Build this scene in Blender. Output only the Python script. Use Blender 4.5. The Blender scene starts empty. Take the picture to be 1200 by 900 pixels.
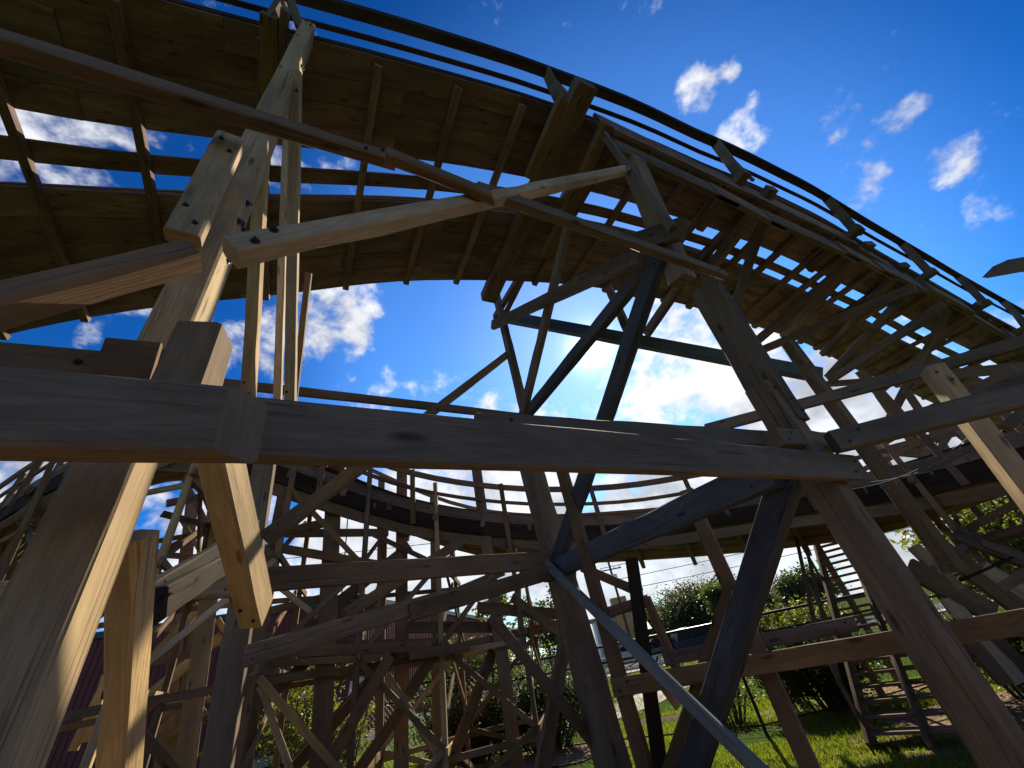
import bpy, math, random
import numpy as np
from mathutils import Vector, Matrix
R = math.radians
sc = bpy.context.scene
# ------------------------------------------------------------------ camera
cam_d = bpy.data.cameras.new('camera'); cam = bpy.data.objects.new('camera', cam_d); sc.collection.objects.link(cam)
cam_d.sensor_width = 36; cam_d.lens = 13.5; cam_d.clip_start = .02; cam_d.clip_end = 3000
PITCH, ROLL = R(35.64), R(11.49)
cam.matrix_world = Matrix.Translation((0, 0, 1.6)) @ Matrix.Rotation(R(90) + PITCH, 4, 'X') @ Matrix.Rotation(-ROLL, 4, 'Z')
sc.camera = cam
# ------------------------------------------------------------------ light
SUN_EL, SUN_AZ = R(37.5), R(15.6)            # azimuth measured from +Y towards +X
sd = bpy.data.lights.new('sun', 'SUN'); sd.energy = 5.0; sd.angle = R(.53); sd.color = (1, .90, .72)
sun = bpy.data.objects.new('sun', sd); sc.collection.objects.link(sun)
SUNV = Vector((math.sin(SUN_AZ) * math.cos(SUN_EL), math.cos(SUN_AZ) * math.cos(SUN_EL), math.sin(SUN_EL)))
sun.rotation_euler = SUNV.to_track_quat('Z', 'Y').to_euler(); sun.location = SUNV * 60
sc.view_settings.view_transform = 'Standard'; sc.view_settings.look = 'None'; sc.view_settings.gamma = 1
sc.view_settings.exposure = 0.9
sc.cycles.use_denoising = True
sc.cycles.max_bounces = 6; sc.cycles.diffuse_bounces = 4; sc.cycles.transparent_max_bounces = 6
W = bpy.data.worlds.new('World'); sc.world = W; W.use_nodes = True
wt = W.node_tree; wn = wt.nodes; wl = wt.links
bg = wn['Background']; bg.inputs[1].default_value = .105
def N(t, **k):
    n = wn.new(t)
    for a, v in k.items(): setattr(n, a, v)
    return n
def mth(op, a, b=None, clamp=False):
    n = N('ShaderNodeMath', operation=op, use_clamp=clamp)
    for i, v in enumerate((a, b)):
        if v is None: continue
        if isinstance(v, (int, float)): n.inputs[i].default_value = v
        else: wl.new(v, n.inputs[i])
    return n.outputs[0]
def ramp(v, a, b, c=0., d=1., smooth=True):
    n = N('ShaderNodeMapRange'); n.interpolation_type = 'SMOOTHSTEP' if smooth else 'LINEAR'
    wl.new(v, n.inputs[0])
    for i, q in enumerate((a, b, c, d)): n.inputs[i + 1].default_value = q
    return n.outputs[0]
sky = N('ShaderNodeTexSky', sky_type='NISHITA', sun_disc=False, sun_elevation=SUN_EL, sun_rotation=SUN_AZ, altitude=0, air_density=1.0, dust_density=.05, ozone_density=3.5)
tc = N('ShaderNodeTexCoord'); dirn = N('ShaderNodeVectorMath', operation='NORMALIZE'); wl.new(tc.outputs['Generated'], dirn.inputs[0])
D = dirn.outputs[0]
def vdot(v):
    n = N('ShaderNodeVectorMath', operation='DOT_PRODUCT'); wl.new(D, n.inputs[0]); n.inputs[1].default_value = v; return n.outputs['Value']
sep = N('ShaderNodeSeparateXYZ'); wl.new(D, sep.inputs[0])
sd_ = vdot(tuple(SUNV))
hs = N('ShaderNodeHueSaturation'); hs.inputs['Saturation'].default_value = 1.15; wl.new(sky.outputs[0], hs.inputs['Color'])
sk0 = N('ShaderNodeVectorMath', operation='SCALE'); sk0.inputs['Scale'].default_value = .13; wl.new(hs.outputs[0], sk0.inputs[0])
gm = N('ShaderNodeGamma'); gm.inputs['Gamma'].default_value = 1.3; wl.new(sk0.outputs[0], gm.inputs['Color'])        # deep, contrasty blue
sk1 = N('ShaderNodeVectorMath', operation='MULTIPLY'); sk1.inputs[1].default_value = (9.6, 10.8, 11.0); wl.new(gm.outputs[0], sk1.inputs[0])
# cloud field: noise over the direction sphere, thickened where the banks of cloud stand
def noise(scale, detail, rough, dist, off):
    mp = N('ShaderNodeMapping'); wl.new(D, mp.inputs[0]); mp.inputs['Location'].default_value = off; mp.inputs['Scale'].default_value = (1, 1, 1.25)
    n = N('ShaderNodeTexNoise'); wl.new(mp.outputs[0], n.inputs['Vector'])
    n.inputs['Scale'].default_value = scale; n.inputs['Detail'].default_value = detail; n.inputs['Roughness'].default_value = rough; n.inputs['Distortion'].default_value = dist
    return n.outputs['Fac']
n1 = noise(9.5, 10, .58, .15, (3.1, .4, 1.7)); n2 = noise(26, 6, .6, .1, (.7, 2.2, .3)); n3 = noise(4.2, 5, .55, .2, (8, 1, 4))
BLOBS = [
((0.7034, 0.3227, 0.6333), 5.5, 0.15),
((0.6684, 0.3364, 0.6634), 4.2, 0.14),
((0.7314, 0.314, 0.6054), 4.2, 0.12),
((0.6964, 0.3536, 0.6246), 6, 0.09),
((0.6843, 0.3913, 0.6153), 4, 0.13),
((0.6813, 0.426, 0.5953), 4, 0.16),
((0.7063, 0.3677, 0.605), 3.6, 0.1),
((0.7585, 0.3773, 0.5313), 3.2, 0.15),
((0.6604, 0.3768, 0.6495), 3, 0.12),
((0.7055, 0.2752, 0.6531), 6, 0.06),
((0.7352, 0.2813, 0.6167), 5, 0.05),
((0.4709, 0.328, 0.819), 3.5, 0.19),
((0.4986, 0.3071, 0.8106), 2.5, 0.14),
((0.5376, 0.386, 0.7496), 4, 0.1),
((0.552, 0.3477, 0.7579), 3, 0.08),
((-0.3635, 0.6016, 0.7113), 8, 0.23),
((-0.4545, 0.5735, 0.6815), 8, 0.16),
((-0.5317, 0.5792, 0.6179), 7, 0.16),
((-0.3162, 0.5814, 0.7497), 6, 0.12),
((-0.5691, 0.2448, 0.7849), 14, 0.14),
((-0.5187, 0.2932, 0.8031), 9, 0.14),
((-0.308, 0.3789, 0.8727), 10, 0.12),
((-0.6426, 0.2148, 0.7355), 10, 0.08),
((0.3909, 0.7636, 0.514), 12, 0.25),
((0.494, 0.7506, 0.4388), 11, 0.26),
((0.4341, 0.6795, 0.5914), 7, 0.25),
((0.574, 0.7391, 0.3527), 9, 0.24),
((0.6403, 0.7121, 0.288), 10, 0.12),
((0.2587, 0.8478, 0.463), 9, 0.14),
((-0.5759, 0.5764, 0.5798), 6, 0.12),
((-0.3344, 0.7444, 0.578), 8, 0.14),
((-0.1821, 0.8098, 0.5577), 7, 0.08),
((-0.0473, 0.925, 0.377), 15, 0.24),
((0.3284, 0.9158, 0.2312), 14, 0.22),
((-0.3555, 0.8723, 0.3358), 14, 0.18),
((0.6047, 0.776, 0.1795), 12, 0.2),
((0.6886, 0.706, 0.1657), 10, 0.22),
((-0.4094, 0.8603, 0.3037), 12, 0.12),
((-0.5419, 0.7935, 0.277), 12, 0.08),
((-0.6589, 0.4337, 0.6146), 9, 0.12),
((-0.7746, 0.5142, 0.3683), 9, 0.14),
((-0.6498, 0.6578, 0.3809), 6, 0.1),
((0.1206, 0.9743, 0.19), 12, 0.14)]
bank = None
for (v, rad, wgt) in BLOBS:
    b = ramp(vdot(v), math.cos(R(rad)), math.cos(R(rad * .25)), 0., wgt)
    bank = b if bank is None else mth('MAXIMUM', bank, b)
low = ramp(sep.outputs[2], .05, .62, .165, -.10)                     # more cloud towards the horizon
fld = mth('ADD', mth('MULTIPLY', n1, .78), mth('MULTIPLY', n2, .22))
dens = ramp(mth('ADD', mth('ADD', fld, bank), low), .51, .70)
shade = ramp(mth('ADD', mth('MULTIPLY', n3, .5), mth('MULTIPLY', n1, .5)), .38, .60, .50, 1.05)
near = ramp(sd_, .80, 1.0, 0., .55)
cl = mth('ADD', mth('MULTIPLY', shade, 4.9), mth('MULTIPLY', near, 1.2))
ccol = N('ShaderNodeVectorMath', operation='SCALE'); ccol.inputs[0].default_value = (.97, .99, 1.03); wl.new(cl, ccol.inputs['Scale'])
mix = N('ShaderNodeMix', data_type='RGBA'); wl.new(mth('MULTIPLY', dens, .96), mix.inputs['Factor']); deep = N('ShaderNodeMix', data_type='RGBA', blend_type='MULTIPLY'); wl.new(ramp(sd_, .67, .88, 1., 0.), deep.inputs['Factor']); wl.new(sk1.outputs[0], deep.inputs['A']); deep.inputs['B'].default_value = (.10, .42, .60, 1)
wl.new(deep.outputs['Result'], mix.inputs['A']); wl.new(ccol.outputs[0], mix.inputs['B'])
halo = mth('ADD', mth('MULTIPLY', mth('POWER', mth('MAXIMUM', sd_, 0.), 900.), 7.), mth('MULTIPLY', mth('POWER', mth('MAXIMUM', sd_, 0.), 32.), 1.3))
hcol = N('ShaderNodeVectorMath', operation='SCALE'); hcol.inputs[0].default_value = (1, .98, .93); wl.new(halo, hcol.inputs['Scale'])
fin = N('ShaderNodeVectorMath', operation='ADD'); wl.new(mix.outputs['Result'], fin.inputs[0]); wl.new(hcol.outputs[0], fin.inputs[1])
wl.new(fin.outputs[0], bg.inputs[0])
# ------------------------------------------------------------------ materials
def mat(name, build):
    m = bpy.data.materials.new(name); m.use_nodes = True
    build(m.node_tree, m.node_tree.nodes, m.node_tree.links, m.node_tree.nodes['Principled BSDF']); return m
def wood(name, dark, light, weather, wcol, rough=.75, knots=True, lines=1.0):
    def b(t, n, l, p):
        uv = n.new('ShaderNodeUVMap'); oi = n.new('ShaderNodeObjectInfo')
        off = n.new('ShaderNodeVectorMath'); off.operation = 'SCALE'; off.inputs[0].default_value = (37., 11., 0); l.new(oi.outputs['Random'], off.inputs['Scale'])
        ad = n.new('ShaderNodeVectorMath'); ad.operation = 'ADD'; l.new(uv.outputs[0], ad.inputs[0]); l.new(off.outputs[0], ad.inputs[1])
        def noise(sx, sy, detail, rough_=.6, dist=0):
            mp = n.new('ShaderNodeMapping'); mp.inputs['Scale'].default_value = (sx, sy, 1); l.new(ad.outputs[0], mp.inputs[0])
            q = n.new('ShaderNodeTexNoise'); q.noise_dimensions = '2D'; l.new(mp.outputs[0], q.inputs['Vector']); q.inputs['Scale'].default_value = 1
            q.inputs['Detail'].default_value = detail; q.inputs['Roughness'].default_value = rough_; q.inputs['Distortion'].default_value = dist; return q.outputs['Fac']
        def m_(op, a, c):
            q = n.new('ShaderNodeMath'); q.operation = op
            for i, v in enumerate((a, c)):
                if isinstance(v, (int, float)): q.inputs[i].default_value = v
                else: l.new(v, q.inputs[i])
            return q.outputs[0]
        def rmp(v, a, c, d0=0., d1=1.):
            q = n.new('ShaderNodeMapRange'); l.new(v, q.inputs[0])
            for i, w in enumerate((a, c, d0, d1)): q.inputs[i + 1].default_value = w
            return q.outputs[0]
        ring = m_('SINE', m_('MULTIPLY', noise(.45, 7.0, 2.5, .45, .4), 95.), 0.)       # cathedral grain
        ring = rmp(ring, -1, 1)
        fib = noise(9, 130, 5, .7)
        grain = m_('ADD', m_('MULTIPLY', ring, .22 * lines), m_('MULTIPLY', fib, .95))
        c1 = n.new('ShaderNodeMix'); c1.data_type = 'RGBA'; c1.inputs['A'].default_value = (*light, 1); c1.inputs['B'].default_value = (*dark, 1)
        l.new(rmp(m_('ADD', grain, m_('MULTIPLY', noise(.9, 11, 4, .6), .55)), .45, 1.25), c1.inputs['Factor'])
        wz = rmp(noise(1.3, 7, 5, .65), .42, .72, 0, weather)
        c2 = n.new('ShaderNodeMix'); c2.data_type = 'RGBA'; l.new(c1.outputs['Result'], c2.inputs['A']); c2.inputs['B'].default_value = (*wcol, 1); l.new(wz, c2.inputs['Factor'])
        col = c2.outputs['Result']
        chk = m_('MULTIPLY', rmp(noise(.75, 46, 2, .45, .15), .65, .672), rmp(noise(1.1, 3, 2, .5), .5, .58))        # drying checks
        c4 = n.new('ShaderNodeMix'); c4.data_type = 'RGBA'; l.new(col, c4.inputs['A']); c4.inputs['B'].default_value = (dark[0] * .18, dark[1] * .16, dark[2] * .15, 1); l.new(m_('MULTIPLY', chk, .42), c4.inputs['Factor']); col = c4.outputs['Result']
        if knots:
            mp = n.new('ShaderNodeMapping'); mp.inputs['Scale'].default_value = (1.7, 6.5, 1); l.new(ad.outputs[0], mp.inputs[0])
            vo = n.new('ShaderNodeTexVoronoi'); vo.voronoi_dimensions = '2D'; vo.inputs['Scale'].default_value = 1; l.new(mp.outputs[0], vo.inputs['Vector'])
            gate = n.new('ShaderNodeSeparateColor'); l.new(vo.outputs['Color'], gate.inputs[0])
            k = m_('MULTIPLY', rmp(vo.outputs['Distance'], .13, .05), rmp(gate.outputs[0], .72, .76))
            c3 = n.new('ShaderNodeMix'); c3.data_type = 'RGBA'; l.new(col, c3.inputs['A']); c3.inputs['B'].default_value = (dark[0] * .4, dark[1] * .33, dark[2] * .3, 1); l.new(m_('MULTIPLY', k, .8), c3.inputs['Factor']); col = c3.outputs['Result']
        hv = n.new('ShaderNodeHueSaturation'); l.new(col, hv.inputs['Color']); l.new(m_('MULTIPLY', rmp(m_('FRACT', m_('MULTIPLY', oi.outputs['Random'], 7.31), 0.), 0, 1, .78, 1.18), rmp(noise(.8, 2.6, 5, .6), .34, .66, .70, 1.14)), hv.inputs['Value'])
        l.new(rmp(oi.outputs['Random'], 0, 1, .74, .98), hv.inputs['Saturation'])
        l.new(hv.outputs[0], p.inputs['Base Color'])
        bm = n.new('ShaderNodeBump'); bm.inputs['Strength'].default_value = .35; bm.inputs['Distance'].default_value = .004; l.new(grain, bm.inputs['Height']); l.new(bm.outputs[0], p.inputs['Normal'])
        p.inputs['Roughness'].default_value = rough; p.inputs['Specular IOR Level'].default_value = .04
    return mat(name, b)
def plain(name, c, rough=.6, metal=0., var=.0, vs=4., spec=.4):
    def b(t, n, l, p):
        p.inputs['Roughness'].default_value = rough; p.inputs['Metallic'].default_value = metal; p.inputs['Specular IOR Level'].default_value = spec
        if var:
            tcn = n.new('ShaderNodeTexCoord'); q = n.new('ShaderNodeTexNoise'); q.inputs['Scale'].default_value = vs; q.inputs['Detail'].default_value = 7; l.new(tcn.outputs['Object'], q.inputs['Vector'])
            cr = n.new('ShaderNodeMix'); cr.data_type = 'RGBA'; cr.inputs['A'].default_value = (*[x * (1 - var) for x in c], 1); cr.inputs['B'].default_value = (*[min(1, x * (1 + var)) for x in c], 1)
            mr = n.new('ShaderNodeMapRange'); l.new(q.outputs['Fac'], mr.inputs[0]); mr.inputs[1].default_value = .3; mr.inputs[2].default_value = .7
            l.new(mr.outputs[0], cr.inputs['Factor']); l.new(cr.outputs['Result'], p.inputs['Base Color'])
        else: p.inputs['Base Color'].default_value = (*c, 1)
    return mat(name, b)
def leafy(name, c1, c2, trans=.45):
    def b(t, n, l, p):
        g = n.new('ShaderNodeNewGeometry'); cr = n.new('ShaderNodeMix'); cr.data_type = 'RGBA'
        cr.inputs['A'].default_value = (*c1, 1); cr.inputs['B'].default_value = (*c2, 1); l.new(g.outputs['Random Per Island'], cr.inputs['Factor'])
        l.new(cr.outputs['Result'], p.inputs['Base Color']); p.inputs['Roughness'].default_value = .5; p.inputs['Specular IOR Level'].default_value = .3
        tr = n.new('ShaderNodeBsdfTranslucent'); ty = n.new('ShaderNodeMix'); ty.data_type = 'RGBA'; ty.blend_type = 'MULTIPLY'; ty.inputs['Factor'].default_value = 1
        l.new(cr.outputs['Result'], ty.inputs['A']); ty.inputs['B'].default_value = (2.2, 2.0, .8, 1); l.new(ty.outputs['Result'], tr.inputs['Color'])
        ms = n.new('ShaderNodeMixShader'); ms.inputs[0].default_value = trans; l.new(p.outputs[0], ms.inputs[1]); l.new(tr.outputs[0], ms.inputs[2]); l.new(ms.outputs[0], n['Material Output'].inputs[0])
    return mat(name, b)
M = {
 'new': wood('new pine', (.34, .215, .09), (.57, .395, .18), .3, (.31, .22, .115)),
 'old': wood('aged pine', (.145, .08, .036), (.265, .155, .072), .6, (.195, .125, .065)),
 'brown': wood('brown stained pine', (.135, .082, .036), (.25, .16, .075), .5, (.165, .115, .06)),
 'grey': wood('grey weathered pine', (.11, .075, .042), (.195, .142, .084), .6, (.15, .115, .07)),
 'deck': wood('deck board', (.14, .088, .062), (.275, .185, .135), .6, (.10, .066, .048)),
 'black': wood('dark and shade-toned timber', (.024, .017, .011), (.052, .038, .026), .5, (.045, .034, .025)),  # dark rails and braces; on the bentA crossbeams it stands in for shade
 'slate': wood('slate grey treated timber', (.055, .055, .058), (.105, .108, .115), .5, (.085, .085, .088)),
 'paint': wood('grey painted timber', (.19, .20, .185), (.27, .285, .265), .6, (.16, .16, .145), knots=False, lines=.3),
 'green': plain('slate painted steel', (.045, .06, .06), .55, .1, .3, 3.),
 'end': plain('end grain', (.20, .145, .085), .85, 0, .35, 60.),
 'steel': plain('galvanised steel', (.45, .45, .44), .38, .9, .2, 30.),
 'rust': plain('dark bolt steel', (.055, .05, .05), .5, .7, .3, 40.),
 'blackmetal': plain('black coated metal', (.015, .015, .016), .45, .3),
 'wire': plain('black wire', (.02, .02, .02), .5),
}
# ------------------------------------------------------------------ builders
col = sc.collection
def tag(o, label=None, cat=None, group=None, kind=None):
    for k, v in (('label', label), ('category', cat), ('group', group), ('kind', kind)):
        if v: o[k] = v
    return o
def empty(name, loc, label, cat, group=None):
    o = bpy.data.objects.new(name, None); col.objects.link(o); o.location = loc; o.empty_display_size = .2
    return tag(o, label, cat, group)
def link(name, me, parent=None, m=None):
    if m is not None:
        me.materials.clear()
        for q in (m if isinstance(m, (list, tuple)) else [m]): me.materials.append(q)
    o = bpy.data.objects.new(name, me); col.objects.link(o)
    if parent is not None:
        o.parent = parent
        pw = parent.location if parent.parent is None else parent.location + parent.parent.location
        o.location = -Vector(pw)
    return o
class MB:
    """collects polygons with uvs and a material slot for ONE mesh object"""
    def __init__(s): s.v = []; s.f = []; s.uv = []; s.mi = []
    def quad(s, idx, uv, mi=0): s.f.append(tuple(idx)); s.uv.append(uv); s.mi.append(mi)
    def prism(s, p, q, n, w, t, ch=None, mi=0, me_=1, mit=0., seg=1, rough=0.):
        """timber from p to q: w across the face, t along the face normal n, edges chamfered; seg and rough give sawn timber its bow, wane and uneven arrises"""
        p = Vector(p); q = Vector(q); a = (q - p); L = a.length; a /= L; n = Vector(n); n = (n - a * n.dot(a)).normalized(); e = n.cross(a)
        if ch is None: ch = min(.006, w * .12, t * .12)
        W2, T2 = w / 2, t / 2; b = len(s.v); bow = (rnd.uniform(-1, 1) * L * .0016 * bool(rough), rnd.uniform(-1, 1) * L * .0016 * bool(rough))
        us = [0.]
        for k in range(1, seg): us.append((k + rnd.uniform(-.3, .3)) / seg)
        us.append(1.); base = None
        for f in us:
            c4 = [ch * (1 + (abs(rnd.gauss(0, .5)) + (2.2 if rnd.random() < .06 else 0)) * bool(rough)) for _ in range(4)]; c4 = [min(x, W2 * .6, T2 * .6) for x in c4]
            sec = [(W2 - c4[0], T2), (-W2 + c4[1], T2), (-W2, T2 - c4[1]), (-W2, -T2 + c4[2]), (-W2 + c4[2], -T2), (W2 - c4[3], -T2), (W2, -T2 + c4[3]), (W2, T2 - c4[0])]
            base = base or sec; k = 4 * f * (1 - f); o = p.lerp(q, f) + e * bow[0] * k + n * bow[1] * k
            for (x, y) in sec:
                if rough: x += rnd.gauss(0, rough); y += rnd.gauss(0, rough)
                s.v.append(o + e * x + n * y - a * (mit * (y / t + .5) if f == 1. else 0))
        for k in range(len(us) - 1):
            per = 0; r0 = b + 8 * k
            for i in range(8):
                j = (i + 1) % 8; d = math.hypot(base[i][0] - base[j][0], base[i][1] - base[j][1])
                s.quad((r0 + i, r0 + j, r0 + 8 + j, r0 + 8 + i), ((us[k] * L, per), (us[k] * L, per + d), (us[k + 1] * L, per + d), (us[k + 1] * L, per)), mi); per += d
        s.quad([b + 7 - i for i in range(8)], [base[7 - i] for i in range(8)], me_); e0 = b + 8 * (len(us) - 1); s.quad([e0 + i for i in range(8)], [base[i] for i in range(8)], me_)
        return s
    def tube(s, pts, r, n=6, mi=0):
        pts = [Vector(p) for p in pts]; b = len(s.v)
        for k, p in enumerate(pts):
            a = (pts[min(k + 1, len(pts) - 1)] - pts[max(k - 1, 0)]).normalized(); u = a.orthogonal().normalized() if k == 0 else (u - a * u.dot(a)).normalized(); w = a.cross(u)
            rr = r[k] if isinstance(r, (list, tuple)) else r
            for i in range(n):
                an = 2 * math.pi * i / n; s.v.append(p + (u * math.cos(an) + w * math.sin(an)) * rr)
        for k in range(len(pts) - 1):
            for i in range(n):
                j = (i + 1) % n; s.quad((b + k * n + i, b + k * n + j, b + (k + 1) * n + j, b + (k + 1) * n + i), ((k, i / n), (k, (i + 1) / n), (k + 1, (i + 1) / n), (k + 1, i / n)), mi)
        s.quad([b + n - 1 - i for i in range(n)], [(0, 0)] * n, mi); s.quad([b + (len(pts) - 1) * n + i for i in range(n)], [(0, 0)] * n, mi)
        return s
    def poly_extrude(s, pts, vec, mi=0):
        b = len(s.v); n = len(pts); vec = Vector(vec)
        s.v += [Vector(p) for p in pts] + [Vector(p) + vec for p in pts]
        s.quad(range(b + n - 1, b - 1, -1), [(0, 0)] * n, mi); s.quad(range(b + n, b + 2 * n), [(0, 0)] * n, mi)
        for i in range(n):
            j = (i + 1) % n; s.quad((b + i, b + j, b + n + j, b + n + i), ((0, 0), (1, 0), (1, .1), (0, .1)), mi)
        return s
    def sweep(s, rows_, mi=0, me_=1):
        """rows_: list of 4-corner rings (top-left, top-right, bottom-right, bottom-left) along a plank"""
        b = len(s.v); u = 0; us = [0]
        for k in range(1, len(rows_)): u += (rows_[k][0] - rows_[k - 1][0]).length; us.append(u)
        for r in rows_: s.v += r
        for k in range(len(rows_) - 1):
            per = 0
            for i in range(4):
                j = (i + 1) % 4; d = (rows_[k][i] - rows_[k][j]).length
                s.quad((b + k * 4 + i, b + k * 4 + j, b + (k + 1) * 4 + j, b + (k + 1) * 4 + i), ((us[k], per), (us[k], per + d), (us[k + 1], per + d), (us[k + 1], per)), mi); per += d
        s.quad((b + 3, b + 2, b + 1, b), ((0, 0), (.1, 0), (.1, .1), (0, .1)), me_); e = b + (len(rows_) - 1) * 4
        s.quad((e, e + 1, e + 2, e + 3), ((0, 0), (.1, 0), (.1, .1), (0, .1)), me_)
        return s
    def mesh(s, name):
        me = bpy.data.meshes.new(name); me.from_pydata([tuple(v) for v in s.v], [], s.f)
        ul = me.uv_layers.new(name='UVMap'); ul.data.foreach_set('uv', np.array([c for f in s.uv for c in f], dtype=np.float32).ravel())
        me.polygons.foreach_set('material_index', s.mi); me.validate(); me.update(); return me
    def build(s, name, m, parent=None):
        ms = list(m) if isinstance(m, (list, tuple)) else [m, M['end']]
        return link(name, s.mesh(name), parent, ms)
rnd = random.Random(11)
# a hexagon bolt with its washer: one mesh shared by every bolt
_b = MB(); _b.tube([(0, 0, 0), (0, 0, .004)], .019, 12); _b.tube([(0, 0, .004), (0, 0, .013)], .012, 6); _b.tube([(0, 0, .018), (0, 0, .024)], .006, 6)
BOLT = _b.mesh('bolt'); BOLT.materials.append(M['rust'])
def bolt(p, n, parent, root, sc_=1.):
    o = bpy.data.objects.new('bolt', BOLT); col.objects.link(o); o.parent = parent
    o.matrix_local = Matrix.Translation(Vector(p)) @ Vector(n).to_track_quat('Z', 'Y').to_matrix().to_4x4() @ Matrix.Scale(sc_, 4)
def timber(root, name, p, q, w, t, n, m, bolts=0, rough=0., bs=1.):
    L = (Vector(q) - Vector(p)).length
    o = MB().prism(p, q, n, w, t, mit=bolts if 0 < bolts < 1 else 0, seg=max(1, min(14, int(L / .22))) if rough else 1, rough=rough).build(name, M[m], root)
    if bolts >= 1:
        p = Vector(p); q = Vector(q); a = (q - p).normalized(); n = Vector(n); n = (n - a * n.dot(a)).normalized(); e = n.cross(a); L = (q - p).length
        for s0 in ((.12, L - .12) if L > .5 else ()):
            for k, g in ((-.045, -.22), (.05, .22)):
                bolt(p + a * (s0 + k) + e * w * g + n * (t / 2), n, o, root, bs)
    return o
GZ = 0.0
# ------------------------------------------------------------------ timber frames (all coordinates in metres, camera foot at 0,0)
THINGS = {
'near': ('support_frame', 'big pale timber frame closest to the viewer, its lapped beam crossing the whole picture', 'timber frame', None),
'bentA': ('cross_bent', 'yellow cross-braced bent running back from the thick left post, sun on its edges', 'timber bent', 'cross bents under the upper track'),
'bentC': ('cross_bent', 'dark weathered bent in the middle whose struts fan out from one node', 'timber bent', 'cross bents under the upper track'),
'inner': ('side_frame', 'middle row of long horizontal beams and sagging braces between the inner posts', 'timber frame', None),
'bent2': ('cross_bent', 'slim grey bent just beyond the spliced right post, against the sky-dotted deck', 'timber bent', 'cross bents under the upper track'),
'bent3': ('cross_bent', 'third bent along the right side, two thin crossing struts beneath the deck', 'timber bent', 'cross bents under the upper track'),
'bent4': ('cross_bent', 'farthest bent at the right edge, half hidden by the walkway beams', 'timber bent', 'cross bents under the upper track'),
'outer': ('edge_beam', 'chain of grey beams under the outer edge of the upper track, tops lit by the sky', 'timber beam', None),
'low': ('low_frame', 'low brown frame whose plank rail runs right past the staircase', 'timber frame', None),
'walk': ('walkway_frame', 'walkway frame at the right with one sunlit yellow post and long dark rails', 'timber frame', None),
'truss': ('truss_frame', 'distant criss-cross truss in the bright gap between the right hand beams', 'timber frame', None),
'lowright': ('brace_frame', 'shadowy tangle of braces under the walkway at the lower right', 'timber frame', None),
'tr1': ('trestle_bent', 'trestle bent left of centre with a wide post beside the tall left diagonal', 'trestle bent', 'trestle bents under the dipping track'),
'tr2': ('trestle_bent', 'trestle bent with a plumb post at the centre left and a thin post behind', 'trestle bent', 'trestle bents under the dipping track'),
'tr3': ('trestle_bent', 'trestle bent with a leaning post left of the centre node', 'trestle bent', 'trestle bents under the dipping track'),
'tr4': ('trestle_bent', 'trestle bent hidden behind the thick left post, maroon siding behind it', 'trestle bent', 'trestle bents under the dipping track'),
'leftb': ('cross_bent', 'bent of thin weathered struts under the climbing track at the left edge', 'timber bent', None)}
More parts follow.
